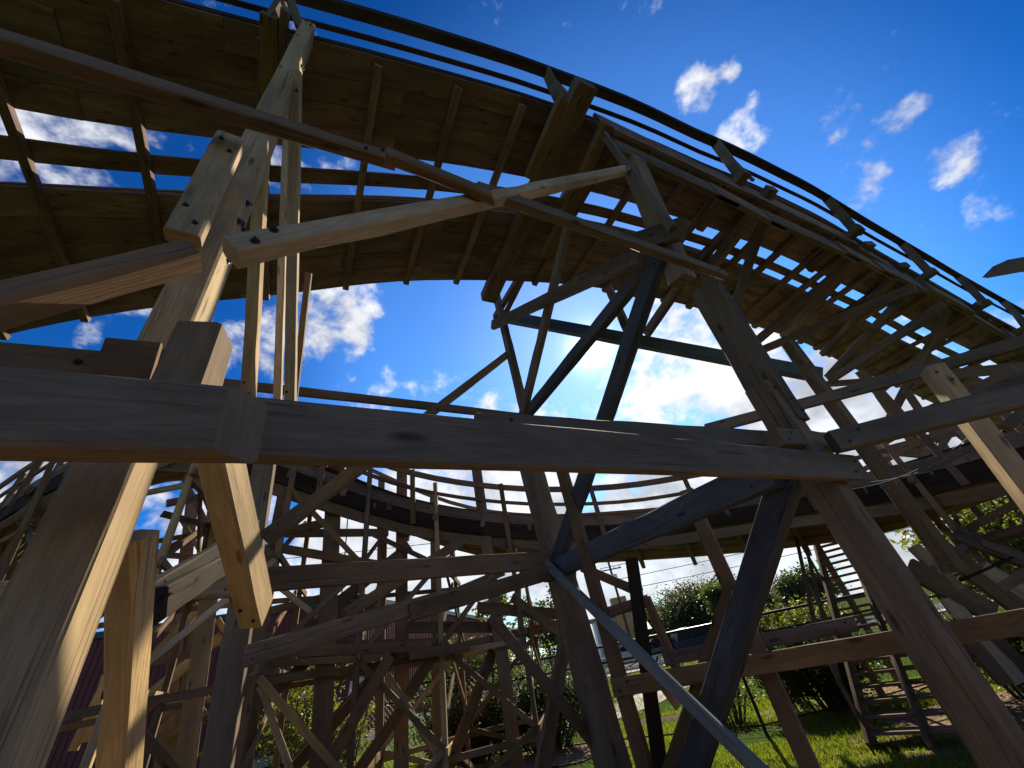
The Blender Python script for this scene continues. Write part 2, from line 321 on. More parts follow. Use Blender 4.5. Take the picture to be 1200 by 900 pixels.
ROWS = [
('near', 'post', 'new', -1.035, 0.872, -0.1, -1.53, 1.03, 7.95, 0.128, 0.2, 0.553, -0.833, 0.0, 1),
('near', 'splice_board', 'new', -1.14, 0.705, 3.934, -1.114, 0.723, 3.092, 0.112, 0.06, 0.553, -0.833, -0.0, 0),
('near', 'beam', 'brown', -1.278, 0.374, 2.158, -0.65, 0.791, 2.195, 0.185, 0.075, 0.553, -0.833, 0.0, 0.085),
('near', 'beam', 'grey', -0.864, 0.724, 2.214, 2.261, 2.799, 2.301, 0.185, 0.05, 0.553, -0.833, 0.0, 0),
('near', 'beam', 'old', -1.788, 0.467, 2.477, -1.247, 0.827, 2.518, 0.2, 0.05, 0.553, -0.833, -0.0, 0),
('near', 'beam', 'grey', -0.191, 1.516, 2.491, 2.765, 3.48, 2.732, 0.14, 0.05, 0.553, -0.833, 0.0, 0),
('near', 'spacer_block', 'old', -1.232, 0.789, 2.54, -1.125, 0.86, 2.554, 0.17, 0.1, 0.553, -0.833, -0.0, 0),
('near', 'spacer_block', 'brown', -0.935, 0.806, 2.602, -0.929, 0.81, 2.337, 0.12, 0.14, 0.342, -0.94, -0.007, 0),
('near', 'spacer_block', 'grey', 1.644, 2.519, 2.526, 2.401, 3.022, 2.583, 0.13, 0.12, 0.553, -0.833, 0.0, 0),
('near', 'rail_beam', 'old', -1.81, 0.057, 3.654, -0.409, 0.987, 4.012, 0.085, 0.07, 0.553, -0.833, 0.0, 0),
('near', 'rail_beam', 'old', -0.418, 0.891, 3.878, 0.133, 1.257, 3.887, 0.085, 0.06, 0.553, -0.833, -0.0, 0.05),
('near', 'rail_beam', 'grey', 0.035, 1.282, 4.1, 2.364, 2.83, 4.453, 0.105, 0.07, 0.553, -0.833, 0.0, 0),
('near', 'brace', 'new', -0.874, 0.715, 2.908, 1.824, 2.382, 6.005, 0.088, 0.088, 0.539, -0.842, -0.016, 1),
('near', 'brace', 'old', -1.39, 0.467, 2.388, -1.017, 0.715, 2.936, 0.075, 0.1, 0.553, -0.833, 0.0, 0),
('near', 'post', 'brown', 1.931, 2.75, 0.552, 1.964, 2.763, 3.047, 0.2, 0.19, 0.553, -0.833, -0.003, 1),
('near', 'post', 'grey', 2.005, 2.807, 2.704, 2.044, 2.742, 4.244, 0.13, 0.26, 0.553, -0.832, -0.049, 1),
('near', 'post_head', 'brown', 1.981, 2.886, 4.531, 2.016, 2.485, 6.305, 0.22, 0.2, 0.56, -0.805, -0.193, 0),
('bentA', 'post', 'brown', -3.096, 3.862, 4.863, -2.791, 3.923, -0.04, 0.21, 0.13, 0.374, -0.927, 0.012, 1),
('bentA', 'brace', 'new', -1.365, 1.322, 2.743, -1.804, 2.521, 2.106, 0.12, 0.19, 0.076, -0.446, -0.892, 0),
('bentA', 'brace', 'new', -1.211, 1.076, 2.096, -2.107, 2.796, -0.04, 0.08, 0.09, 0.138, -0.742, -0.656, 0),
('bentA', 'crossbeam', 'black', -1.776, 1.759, 2.05, -2.845, 3.614, 2.871, 0.16, 0.05, 0.864, 0.503, -0.012, 0),  # black tone paints shade onto this sunlit crossbeam and the next
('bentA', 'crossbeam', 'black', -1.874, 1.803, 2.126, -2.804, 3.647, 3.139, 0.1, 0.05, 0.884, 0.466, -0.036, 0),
('bentA', 'strut', 'new', -1.873, 1.335, 6.156, -2.407, 2.677, 3.925, 0.1, 0.12, 0.277, -0.792, -0.543, 0),
('bentA', 'strut', 'new', -1.856, 1.182, 8.042, -2.408, 3.068, 4.073, 0.07, 0.08, 0.32, -0.838, -0.443, 0),
('bentA', 'strut', 'new', -1.292, 0.943, 5.98, -2.021, 2.734, 3.774, 0.085, 0.085, 0.237, -0.715, -0.658, 0),
('bentA', 'strut', 'old', -1.854, 2.359, 5.214, -2.298, 3.151, 4.077, 0.06, 0.06, 0.196, -0.767, -0.611, 0),
('bentA', 'ledger', 'deck', -1.588, 0.772, 7.65, -3.714, 3.448, 7.65, 0.16, 0.08, 0.783, 0.622, 0.0, 0),
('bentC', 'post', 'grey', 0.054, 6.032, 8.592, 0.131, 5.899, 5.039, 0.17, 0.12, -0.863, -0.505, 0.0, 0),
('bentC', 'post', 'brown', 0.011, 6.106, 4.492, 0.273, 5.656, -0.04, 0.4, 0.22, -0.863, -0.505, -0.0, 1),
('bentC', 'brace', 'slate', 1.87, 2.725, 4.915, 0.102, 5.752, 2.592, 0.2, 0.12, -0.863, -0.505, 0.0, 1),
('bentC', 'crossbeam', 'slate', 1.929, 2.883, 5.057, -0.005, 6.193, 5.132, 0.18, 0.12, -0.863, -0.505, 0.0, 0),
('bentC', 'strut', 'grey', 1.431, 3.557, 7.114, 0.01, 5.989, 5.012, 0.17, 0.1, -0.863, -0.505, -0.0, 0),
('bentC', 'strut', 'grey', 1.302, 3.995, 7.82, -0.081, 6.362, 8.136, 0.14, 0.1, -0.863, -0.505, 0.0, 0),
('bentC', 'brace', 'grey', -0.143, 5.933, 7.478, 1.687, 2.8, 4.973, 0.2, 0.1, -0.863, -0.505, -0.0, 0),
('bentC', 'strut', 'deck', 0.113, 6.326, 8.044, 2.161, 2.822, 8.244, 0.12, 0.08, -0.863, -0.505, -0.0, 0),
('bentC', 'ledger', 'deck', 1.764, 1.975, 7.6, -0.13, 5.289, 7.6, 0.3, 0.22, 0.0, 0.0, 1.0, 0),
('bentC', 'ledger', 'brown', 1.996, 2.394, 7.3, 1.049, 4.325, 7.3, 0.16, 0.16, 0.0, 0.0, 1.0, 0),
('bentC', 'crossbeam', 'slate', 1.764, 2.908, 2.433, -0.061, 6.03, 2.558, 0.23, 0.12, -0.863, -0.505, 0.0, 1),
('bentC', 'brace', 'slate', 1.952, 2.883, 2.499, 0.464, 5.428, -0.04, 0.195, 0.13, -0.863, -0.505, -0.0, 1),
('bentC', 'brace', 'paint', -0.03, 5.681, 2.626, 1.604, 2.884, -0.04, 0.12, 0.05, -0.863, -0.505, 0.0, 0),
('bentC', 'strut', 'grey', 1.651, 3.894, 5.737, 1.644, 3.905, 4.805, 0.12, 0.06, -0.863, -0.505, -0.0, 0),
('bentC', 'strut', 'grey', 2.146, 3.047, 4.753, 1.753, 3.718, 4.6, 0.12, 0.06, -0.863, -0.505, 0.0, 0),
('bentC', 'gusset', 'grey', 1.739, 2.911, 5.346, 2.003, 2.458, 4.833, 0.22, 0.1, -0.863, -0.505, -0.0, 0),
('bentC', 'brace', 'grey', 1.843, 2.376, 6.963, 1.845, 2.373, 4.752, 0.082, 0.06, -0.863, -0.505, 0.0, 0),
('bentC', 'foot_block', 'grey', -0.02, 6.06, 2.75, 0.26, 5.58, 2.469, 0.3, 0.2, -0.863, -0.505, -0.0, 0),
('bentC', 'girder', 'green', 0.026, 6.6, 8.409, 5.708, 6.432, 4.986, 0.27, 0.16, -0.068, -0.996, -0.064, 0),
('inner', 'beam', 'new', -4.426, 2.753, 2.664, -2.874, 3.8, 2.634, 0.22, 0.08, 0.559, -0.829, -0.0, 0),
('inner', 'beam', 'old', -2.82, 3.836, 2.659, 0.118, 5.817, 2.667, 0.22, 0.08, 0.559, -0.829, 0.0, 1),
('inner', 'brace', 'old', 0.121, 5.723, 2.519, -1.555, 4.592, 2.221, 0.17, 0.05, 0.559, -0.829, -0.0, 0),
('inner', 'brace', 'old', -1.209, 4.899, 2.338, -2.789, 3.833, 2.037, 0.17, 0.05, 0.559, -0.829, 0.0, 0),
('inner', 'rail', 'old', -3.777, 3.456, 5.063, 0.108, 6.076, 5.166, 0.144, 0.05, 0.559, -0.829, -0.0, 0),
('inner', 'brace', 'old', -1.747, 4.825, 4.538, 0.095, 6.067, 6.745, 0.139, 0.06, 0.559, -0.829, -0.0, 0),
('inner', 'brace', 'old', -0.794, 5.227, 2.101, 0.089, 5.822, 0.772, 0.118, 0.06, 0.559, -0.829, -0.0, 0),
('inner', 'brace', 'old', -2.056, 4.315, 3.92, -2.802, 3.812, 3.036, 0.171, 0.07, 0.559, -0.829, 0.0, 0),
('bent2', 'post', 'brown', 4.608, 5.307, 5.085, 4.558, 5.398, 1.628, 0.161, 0.2, -0.875, -0.485, -0.0, 0),
('bent2', 'strut', 'grey', 5.036, 4.536, 7.255, 4.432, 5.625, 6.323, 0.166, 0.09, -0.875, -0.485, -0.0, 0),
('bent2', 'strut', 'grey', 4.97, 4.654, 7.741, 4.429, 5.629, 7.854, 0.208, 0.09, -0.875, -0.485, 0.0, 0),
('bent2', 'strut', 'grey', 4.879, 4.819, 8.479, 4.401, 5.681, 9.011, 0.189, 0.09, -0.875, -0.485, 0.0, 0),
('bent2', 'strut', 'grey', 4.347, 5.778, 9.328, 4.416, 5.654, 6.78, 0.139, 0.09, -0.875, -0.485, -0.0, 0),
('bent2', 'ledger', 'deck', 5.222, 4.087, 7.6, 4.46, 6.01, 7.6, 0.2, 0.16, 0.0, 0.0, 1.0, 0),
('bent2', 'strut', 'grey', 7.697, 6.099, 7.337, 6.49, 8.369, 7.337, 0.204, 0.1, -0.883, -0.469, 0.0, 0),
('bent3', 'crossbeam', 'grey', 8.118, 5.947, 6.204, 6.718, 8.579, 7.215, 0.188, 0.1, -0.883, -0.469, -0.0, 0),
('bent3', 'strut', 'grey', 8.154, 6.304, 6.27, 7.231, 8.039, 5.731, 0.161, 0.1, -0.883, -0.469, -0.0, 0),
('bent3', 'strut', 'grey', 8.236, 5.936, 5.663, 7.157, 7.966, 5.62, 0.157, 0.1, -0.883, -0.469, -0.0, 0),
('bent3', 'strut', 'grey', 7.195, 8.109, 5.615, 7.481, 7.57, 5.227, 0.135, 0.1, -0.883, -0.469, -0.0, 0),
('bent3', 'post', 'grey', 7.501, 7.532, 5.476, 7.506, 7.524, 3.778, 0.165, 0.14, -0.883, -0.469, 0.0, 0),
('bent3', 'post', 'brown', 10.199, 10.283, 6.056, 10.09, 10.488, 3.62, 0.192, 0.14, -0.883, -0.469, -0.0, 0),
('bent3', 'ledger', 'deck', 8.189, 5.9, 7.6, 7.659, 8.766, 7.6, 0.2, 0.16, 0.0, 0.0, 1.0, 0),
('bent3', 'ledger', 'deck', 9.597, 6.8, 7.6, 9.471, 10.079, 7.6, 0.2, 0.16, 0.0, 0.0, 1.0, 0),
('bent4', 'strut', 'grey', 11.321, 8.173, 7.038, 10.635, 9.462, 6.069, 0.177, 0.1, -0.883, -0.469, 0.0, 0),
('bent4', 'strut', 'grey', 10.623, 9.485, 6.09, 10.014, 10.631, 5.219, 0.186, 0.1, -0.883, -0.469, 0.0, 0),
('bent4', 'crossbeam', 'grey', 10.002, 10.015, 6.371, 11.121, 7.91, 4.958, 0.238, 0.1, -0.883, -0.469, 0.0, 0),
('bent4', 'post', 'grey', 10.453, 9.806, 5.871, 10.326, 10.043, 4.075, 0.16, 0.12, -0.883, -0.469, 0.0, 0),
('bent4', 'ledger', 'deck', 13.451, 9.048, 7.6, 13.627, 13.69, 7.6, 0.22, 0.16, 0.0, 0.0, 1.0, 0),
('bent4', 'strut', 'grey', 11.159, 8.477, 4.411, 10.866, 9.027, 4.84, 0.257, 0.1, -0.883, -0.469, -0.0, 0),
('outer', 'beam', 'grey', 2.055, 2.598, 7.05, 4.108, 3.781, 7.05, 0.4, 0.07, 0.499, -0.866, 0.0, 0),
('outer', 'beam', 'brown', 3.703, 3.53, 7.05, 5.175, 4.441, 7.05, 0.4, 0.07, 0.527, -0.85, 0.0, 0),
('outer', 'beam', 'grey', 4.851, 4.226, 7.05, 7.254, 5.614, 7.05, 0.4, 0.07, 0.5, -0.866, 0.0, 0),
('outer', 'beam', 'brown', 6.812, 5.312, 7.05, 8.458, 6.338, 7.05, 0.4, 0.07, 0.529, -0.848, 0.0, 0),
('outer', 'beam', 'grey', 8.025, 6.031, 7.05, 10.485, 7.504, 7.05, 0.4, 0.07, 0.514, -0.858, -0.0, 0),
('outer', 'beam', 'brown', 9.862, 7.054, 7.05, 12.018, 8.374, 7.05, 0.4, 0.07, 0.522, -0.853, 0.0, 0),
('outer', 'beam', 'brown', 11.448, 8.1, 7.05, 15.519, 10.703, 7.05, 0.4, 0.07, 0.539, -0.842, 0.0, 0),
('outer', 'beam', 'grey', 14.634, 10.055, 7.05, 21.645, 14.566, 7.05, 0.4, 0.07, 0.541, -0.841, 0.0, 0),
('outer', 'fascia_board', 'deck', 1.928, 2.418, 7.55, 7.656, 5.703, 7.55, 0.4, 0.05, 0.498, -0.867, 0.0, 0),
('outer', 'fascia_board', 'deck', 7.401, 5.584, 7.55, 18.804, 12.951, 7.55, 0.4, 0.05, 0.543, -0.84, 0.0, 0),
('low', 'rail', 'brown', 0.38, 4.947, 1.257, 3.37, 3.501, 1.259, 0.145, 0.05, -0.435, -0.9, 0.0, 1),
('low', 'rail', 'deck', 0.951, 4.915, 1.402, 2.473, 4.18, 1.405, 0.11, 0.05, -0.435, -0.9, 0.0, 0),
('low', 'post', 'old', 0.436, 5.031, 3.692, 0.509, 4.996, -0.04, 0.139, 0.12, -0.435, -0.9, 0.0, 0),
('low', 'post', 'old', 1.743, 4.566, 2.883, 1.74, 4.567, -0.04, 0.146, 0.13, -0.435, -0.9, 0.0, 0),
('low', 'brace', 'brown', 1.725, 4.463, 1.86, 0.17, 5.215, -0.04, 0.128, 0.09, -0.435, -0.9, -0.0, 0),
('low', 'brace', 'black', 0.994, 5.15, 2.387, 0.553, 5.363, -0.04, 0.126, 0.12, -0.435, -0.9, -0.0, 0),
('low', 'brace', 'brown', 1.025, 5.19, 1.972, 1.105, 5.152, 1.172, 0.095, 0.06, -0.435, -0.9, 0.0, 0),
('low', 'rail', 'grey', 0.413, 5.486, 2.456, 0.996, 5.204, 2.023, 0.109, 0.06, -0.435, -0.9, 0.0, 0),
('low', 'rail', 'deck', 0.45, 5.469, 1.902, 1.043, 5.182, 1.941, 0.11, 0.06, -0.435, -0.9, -0.0, 0),
('low', 'brace', 'new', 0.742, 5.438, 1.61, 1.012, 5.308, 0.969, 0.067, 0.06, -0.435, -0.9, 0.0, 0),
('low', 'brace', 'old', 0.083, 6.421, 1.896, -0.839, 5.799, -0.04, 0.17, 0.08, 0.559, -0.829, 0.0, 0),
('walk', 'post', 'new', 3.811, 3.237, 3.145, 3.706, 3.356, 1.795, 0.135, 0.19, -0.411, -0.91, -0.049, 0),
('walk', 'post', 'new', 4.845, 4.182, 2.814, 4.78, 4.255, 1.928, 0.12, 0.14, -0.503, -0.864, -0.035, 0),
('walk', 'rail', 'grey', 1.957, 3.883, 3.283, 4.169, 3.516, 3.271, 0.112, 0.06, -0.163, -0.987, 0.0, 0),
('walk', 'rail', 'grey', 4.09, 3.529, 3.279, 5.27, 3.334, 3.314, 0.122, 0.06, -0.163, -0.987, -0.0, 0),
('walk', 'beam', 'grey', 2.075, 2.631, 2.46, 3.439, 2.405, 2.451, 0.145, 0.1, -0.163, -0.987, 0.0, 0),
('walk', 'beam', 'grey', 4.497, 3.766, 2.961, 5.341, 3.626, 3.077, 0.156, 0.1, -0.163, -0.987, 0.0, 0),
('walk', 'brace', 'grey', 4.015, 3.339, 2.519, 4.352, 3.283, 2.682, 0.074, 0.06, -0.163, -0.987, 0.0, 0),
('truss', 'brace', 'brown', 7.044, 8.452, 3.946, 9.443, 8.243, 4.018, 0.156, 0.08, -0.087, -0.996, -0.0, 0),
('truss', 'brace', 'grey', 7.512, 8.411, 3.985, 9.013, 8.28, 3.395, 0.22, 0.08, -0.087, -0.996, 0.0, 0),
('truss', 'brace', 'brown', 7.346, 8.426, 4.343, 7.284, 8.431, 3.251, 0.184, 0.08, -0.087, -0.996, -0.0, 0),
('truss', 'brace', 'grey', 8.275, 8.345, 4.237, 8.2, 8.351, 3.452, 0.147, 0.08, -0.087, -0.996, 0.0, 0),
('truss', 'brace', 'grey', 9.134, 8.27, 4.168, 8.386, 8.335, 3.695, 0.117, 0.08, -0.087, -0.996, 0.0, 0),
('truss', 'brace', 'brown', 9.021, 8.279, 4.136, 9.103, 8.272, 3.604, 0.165, 0.08, -0.087, -0.996, -0.0, 0),
('truss', 'brace', 'brown', 7.387, 8.422, 4.059, 8.157, 8.355, 4.27, 0.126, 0.08, -0.087, -0.996, -0.0, 0),
('truss', 'brace', 'grey', 9.611, 8.228, 4.118, 8.536, 8.322, 3.956, 0.144, 0.08, -0.087, -0.996, -0.0, 0),
('truss', 'brace', 'brown', 8.963, 8.285, 3.74, 9.373, 8.249, 2.883, 0.191, 0.08, -0.087, -0.996, 0.0, 0),
('truss', 'brace', 'brown', 9.649, 8.224, 3.96, 10.101, 8.185, 3.435, 0.181, 0.08, -0.087, -0.996, 0.0, 0),
('truss', 'post', 'new', 7.51, 8.412, 4.559, 7.182, 8.44, 2.884, 0.19, 0.12, -0.087, -0.996, -0.0, 0),
('lowright', 'brace', 'brown', 4.749, 6.239, 1.781, 5.287, 6.192, 1.132, 0.271, 0.08, -0.087, -0.996, -0.0, 0),
('lowright', 'brace', 'brown', 5.262, 6.195, 1.949, 5.693, 6.157, 0.925, 0.25, 0.08, -0.087, -0.996, 0.0, 0),
('lowright', 'brace', 'grey', 5.567, 6.168, 2.054, 6.299, 6.104, 1.371, 0.206, 0.08, -0.087, -0.996, -0.0, 0),
('lowright', 'brace', 'black', 5.207, 6.199, 1.534, 6.318, 6.102, 1.727, 0.041, 0.08, -0.087, -0.996, -0.0, 0),
('lowright', 'brace', 'new', 5.543, 6.17, 1.622, 5.855, 6.143, 1.103, 0.2, 0.08, -0.087, -0.996, -0.0, 0),
('lowright', 'brace', 'new', 4.973, 6.22, 2.01, 5.136, 6.206, 1.253, 0.148, 0.08, -0.087, -0.996, 0.0, 0),
('lowright', 'brace', 'new', 4.933, 6.223, 1.387, 5.028, 6.215, 0.495, 0.155, 0.08, -0.087, -0.996, -0.0, 0),
('lowright', 'brace', 'new', 5.058, 6.212, 1.826, 5.138, 6.205, 1.447, 0.111, 0.08, -0.087, -0.996, -0.0, 0),
('lowright', 'brace', 'black', 4.782, 6.237, 0.82, 5.216, 6.199, 0.351, 0.074, 0.08, -0.087, -0.996, 0.0, 0),
('lowright', 'brace', 'deck', 4.535, 6.258, 1.562, 5.546, 6.17, 1.889, 0.081, 0.08, -0.087, -0.996, 0.0, 0),
('lowright', 'brace', 'old', 5.54, 6.17, 1.37, 6.623, 6.076, 1.663, 0.12, 0.08, -0.087, -0.996, 0.0, 0),
('lowright', 'brace', 'brown', 4.795, 6.235, 1.082, 4.905, 6.226, 0.514, 0.177, 0.08, -0.087, -0.996, 0.0, 0),
('lowright', 'brace', 'brown', 5.069, 6.211, 0.989, 5.282, 6.193, 0.23, 0.153, 0.08, -0.087, -0.996, -0.0, 0),
('tr1', 'post', 'old', -3.642, 6.442, 5.647, -3.365, 6.591, -0.04, 0.26, 0.14, 0.466, -0.885, -0.001, 1),
('tr2', 'post', 'old', -2.772, 7.717, 6.091, -2.755, 7.723, -0.04, 0.22, 0.14, 0.337, -0.942, -0.0, 1),
('tr3', 'post', 'old', -1.212, 8.312, 5.584, -1.111, 8.326, -0.248, 0.225, 0.14, 0.136, -0.991, -0.0, 1),
('tr1', 'post', 'old', -5.777, 8.163, 6.398, -5.777, 8.163, 3.654, 0.22, 0.14, 0.578, -0.816, -0.0, 0),
('tr1', 'post', 'old', -4.639, 6.518, 3.911, -4.433, 6.661, -0.04, 0.2, 0.14, 0.565, -0.825, -0.0, 0),
('tr2', 'post', 'old', -4.245, 10.148, 6.526, -4.078, 10.216, -0.073, 0.18, 0.14, 0.375, -0.927, -0.0, 0),
('tr3', 'post', 'old', -2.871, 10.619, 5.894, -3.026, 10.575, -0.298, 0.21, 0.14, 0.271, -0.963, -0.0, 0),
('tr4', 'post', 'new', -6.016, 6.694, 5.531, -5.539, 7.099, -0.04, 0.26, 0.14, 0.631, -0.775, -0.002, 0),
('tr4', 'post', 'brown', -8.413, 8.557, 6.099, -7.651, 9.256, -0.04, 0.25, 0.14, 0.655, -0.755, -0.005, 0),
('tr4', 'post', 'brown', -8.136, 8.82, 6.47, -7.542, 9.339, -0.04, 0.2, 0.14, 0.641, -0.767, -0.003, 0),
('tr1', 'brace', 'new', -4.259, 6.129, 2.12, -3.332, 6.844, -0.04, 0.083, 0.05, 0.611, -0.792, 0.0, 0),
('tr1', 'brace', 'old', -3.773, 6.504, 0.966, -2.699, 7.333, 2.06, 0.146, 0.05, 0.611, -0.792, -0.0, 0),
('tr1', 'brace', 'old', -4.178, 6.192, 1.692, -3.203, 6.944, 2.662, 0.149, 0.05, 0.611, -0.792, -0.0, 0),
('tr1', 'brace', 'old', -4.033, 5.95, 2.278, -2.154, 7.399, 2.062, 0.139, 0.05, 0.611, -0.792, -0.0, 0),
('tr1', 'brace', 'old', -4.054, 5.934, 2.158, -2.794, 6.906, 2.01, 0.091, 0.05, 0.611, -0.792, 0.0, 0),
('tr1', 'brace', 'old', -4.066, 5.924, 1.986, -3.305, 6.511, 1.946, 0.087, 0.05, 0.611, -0.792, -0.0, 0),
('tr1', 'brace', 'old', -3.989, 6.338, 2.375, -2.522, 7.469, 3.715, 0.184, 0.05, 0.611, -0.792, 0.0, 0),
('tr1', 'brace', 'old', -3.491, 6.646, 2.189, -3.22, 6.854, 2.505, 0.157, 0.05, 0.611, -0.792, 0.0, 0),
('tr1', 'brace', 'old', -4.473, 5.889, 3.846, -3.581, 6.577, 4.159, 0.146, 0.05, 0.611, -0.792, 0.0, 0),
('tr1', 'brace', 'old', -4.096, 5.902, 3.647, -2.844, 6.867, 3.336, 0.129, 0.05, 0.611, -0.792, -0.0, 0),
('tr1', 'brace', 'old', -4.155, 6.134, 3.938, -2.824, 7.161, 3.95, 0.133, 0.05, 0.611, -0.792, -0.0, 0),
('tr1', 'brace', 'new', -3.94, 5.946, 3.048, -3.519, 6.271, 2.635, 0.071, 0.05, 0.611, -0.792, 0.0, 0),
('tr1', 'brace', 'old', -4.311, 6.013, 2.787, -3.604, 6.559, 2.941, 0.109, 0.05, 0.611, -0.792, 0.0, 0),
('tr2', 'brace', 'old', -3.29, 6.447, 0.907, -2.659, 6.934, 2.02, 0.158, 0.05, 0.611, -0.792, -0.0, 0),
('tr2', 'brace', 'old', -3.143, 6.99, 0.746, -2.588, 7.418, 1.388, 0.148, 0.05, 0.611, -0.792, 0.0, 0),
('tr2', 'brace', 'new', -2.802, 7.253, 1.778, -1.794, 8.03, -0.04, 0.088, 0.05, 0.611, -0.792, -0.0, 0),
('tr2', 'brace', 'old', -2.555, 7.443, 1.484, -2.075, 7.813, 2.142, 0.185, 0.05, 0.611, -0.792, -0.0, 0),
('tr2', 'brace', 'old', -2.553, 7.445, 2.396, -1.258, 8.444, 2.223, 0.17, 0.05, 0.611, -0.792, 0.0, 0),
('tr2', 'brace', 'old', -3.4, 6.792, 2.262, -2.052, 7.831, 2.101, 0.14, 0.05, 0.611, -0.792, 0.0, 0),
('tr2', 'brace', 'old', -3.234, 6.566, 2.64, -1.61, 7.818, 3.698, 0.174, 0.05, 0.611, -0.792, 0.0, 0),
('tr2', 'brace', 'old', -2.416, 7.121, 1.979, -1.596, 7.754, 1.974, 0.14, 0.05, 0.611, -0.792, -0.0, 0),
('tr2', 'brace', 'old', -3.071, 6.97, 2.641, -2.752, 7.216, 3.409, 0.133, 0.05, 0.611, -0.792, -0.0, 0),
('tr3', 'brace', 'old', -2.14, 7.688, 1.956, -0.002, 9.337, 2.112, 0.162, 0.05, 0.611, -0.792, -0.0, 0),
('tr3', 'brace', 'old', -1.425, 7.962, 2.536, 0.087, 9.127, 2.249, 0.189, 0.05, 0.611, -0.792, -0.0, 0),
('tr3', 'brace', 'old', -1.301, 8.411, 1.869, -2.393, 7.569, -0.04, 0.173, 0.05, 0.611, -0.792, 0.0, 0),
('tr3', 'brace', 'old', -1.942, 7.563, 2.753, -0.914, 8.355, 3.111, 0.148, 0.05, 0.611, -0.792, 0.0, 0),
('tr3', 'brace', 'old', -0.818, 8.354, 2.637, 0.001, 8.985, 1.892, 0.168, 0.05, 0.611, -0.792, 0.0, 0),
('tr4', 'brace', 'deck', -7.905, 7.348, 4.393, -6.841, 7.943, 5.19, 0.174, 0.05, 0.488, -0.873, -0.0, 0),
('tr4', 'brace', 'deck', -7.604, 7.126, 5.253, -6.644, 7.663, 4.892, 0.129, 0.05, 0.488, -0.873, 0.0, 0),
('tr4', 'brace', 'deck', -7.858, 7.374, 5.601, -7.036, 7.833, 5.824, 0.166, 0.05, 0.488, -0.873, -0.0, 0),
('tr4', 'brace', 'deck', -7.651, 7.49, 4.533, -7.01, 7.848, 4.416, 0.112, 0.05, 0.488, -0.873, -0.0, 0),
('tr4', 'brace', 'new', -7.345, 7.272, 5.19, -6.775, 7.59, 4.306, 0.077, 0.05, 0.488, -0.873, 0.0, 0),
('tr4', 'brace', 'deck', -7.739, 7.441, 6.193, -6.865, 7.929, 4.645, 0.114, 0.05, 0.488, -0.873, -0.0, 0),
('tr4', 'brace', 'new', -7.144, 7.452, 2.672, -6.601, 7.756, 3.602, 0.16, 0.05, 0.488, -0.873, 0.0, 0),
('tr4', 'brace', 'new', -6.972, 7.48, 2.175, -6.247, 7.885, 2.912, 0.17, 0.05, 0.488, -0.873, 0.0, 0),
('tr4', 'brace', 'deck', -7.543, 7.481, 3.211, -6.873, 7.856, 3.154, 0.097, 0.05, 0.488, -0.873, -0.0, 0),
('tr4', 'brace', 'new', -6.858, 7.543, 3.625, -6.497, 7.745, 3.181, 0.08, 0.05, 0.488, -0.873, 0.0, 0),
('tr4', 'brace', 'new', -6.403, 7.867, 3.214, -6.065, 8.055, 2.684, 0.093, 0.05, 0.488, -0.873, -0.0, 0),
('tr4', 'brace', 'deck', -6.941, 7.497, 2.057, -6.23, 7.894, 2.03, 0.119, 0.05, 0.488, -0.873, 0.0, 0),
('tr4', 'brace', 'deck', -7.008, 7.78, 1.766, -6.503, 8.062, 2.243, 0.135, 0.05, 0.488, -0.873, -0.0, 0),
('tr4', 'brace', 'brown', -6.722, 7.688, 1.607, -6.162, 8.001, 1.78, 0.117, 0.05, 0.488, -0.873, -0.0, 0),
('tr4', 'brace', 'brown', -6.274, 7.87, 1.754, -5.772, 8.15, 1.318, 0.075, 0.05, 0.488, -0.873, -0.0, 0),
('tr4', 'brace', 'brown', -7.342, 7.273, 2.647, -6.422, 7.787, 2.676, 0.119, 0.05, 0.488, -0.873, 0.0, 0),
('tr4', 'brace', 'brown', -6.793, 7.9, 2.804, -6.114, 8.28, 2.903, 0.149, 0.05, 0.488, -0.873, 0.0, 0),
('tr4', 'brace', 'brown', -6.796, 7.899, 1.505, -6.422, 8.108, 1.868, 0.117, 0.05, 0.488, -0.873, 0.0, 0),
('tr4', 'brace', 'new', -7.775, 7.421, 1.718, -7.815, 7.398, 2.602, 0.116, 0.05, 0.488, -0.873, -0.0, 0),
('tr4', 'brace', 'new', -7.88, 7.362, 1.642, -7.812, 7.4, 2.369, 0.123, 0.05, 0.488, -0.873, -0.0, 0),
('leftb', 'strut', 'old', -7.618, 4.956, 5.48, -7.533, 5.085, 3.587, 0.073, 0.07, 0.819, -0.574, -0.002, 0),
('leftb', 'strut', 'old', -8.017, 5.638, 5.786, -7.986, 5.681, 4.368, 0.061, 0.07, 0.809, -0.588, -0.001, 0),
('leftb', 'strut', 'brown', -7.708, 5.398, 5.376, -7.727, 5.371, 4.065, 0.075, 0.07, 0.825, -0.565, -0.0, 0),
('leftb', 'strut', 'brown', -7.755, 4.857, 4.381, -7.387, 5.401, 5.233, 0.072, 0.07, 0.903, -0.411, -0.128, 0),
('leftb', 'strut', 'brown', -7.727, 5.164, 3.741, -7.455, 5.55, 4.174, 0.081, 0.07, 0.875, -0.465, -0.136, 0),
('leftb', 'strut', 'brown', -7.937, 5.695, 4.776, -7.969, 5.65, 4.038, 0.078, 0.07, 0.826, -0.563, -0.002, 0),
('leftb', 'strut', 'old', -8.013, 5.767, 4.194, -8.01, 5.772, 3.525, 0.072, 0.07, 0.81, -0.586, -0.0, 0),
('leftb', 'strut', 'brown', -7.386, 5.219, 3.578, -7.333, 5.293, 2.869, 0.065, 0.07, 0.8, -0.599, -0.003, 0),
('leftb', 'strut', 'old', -7.874, 5.517, 3.285, -7.6, 5.89, 3.26, 0.043, 0.07, 0.788, -0.592, -0.171, 0),
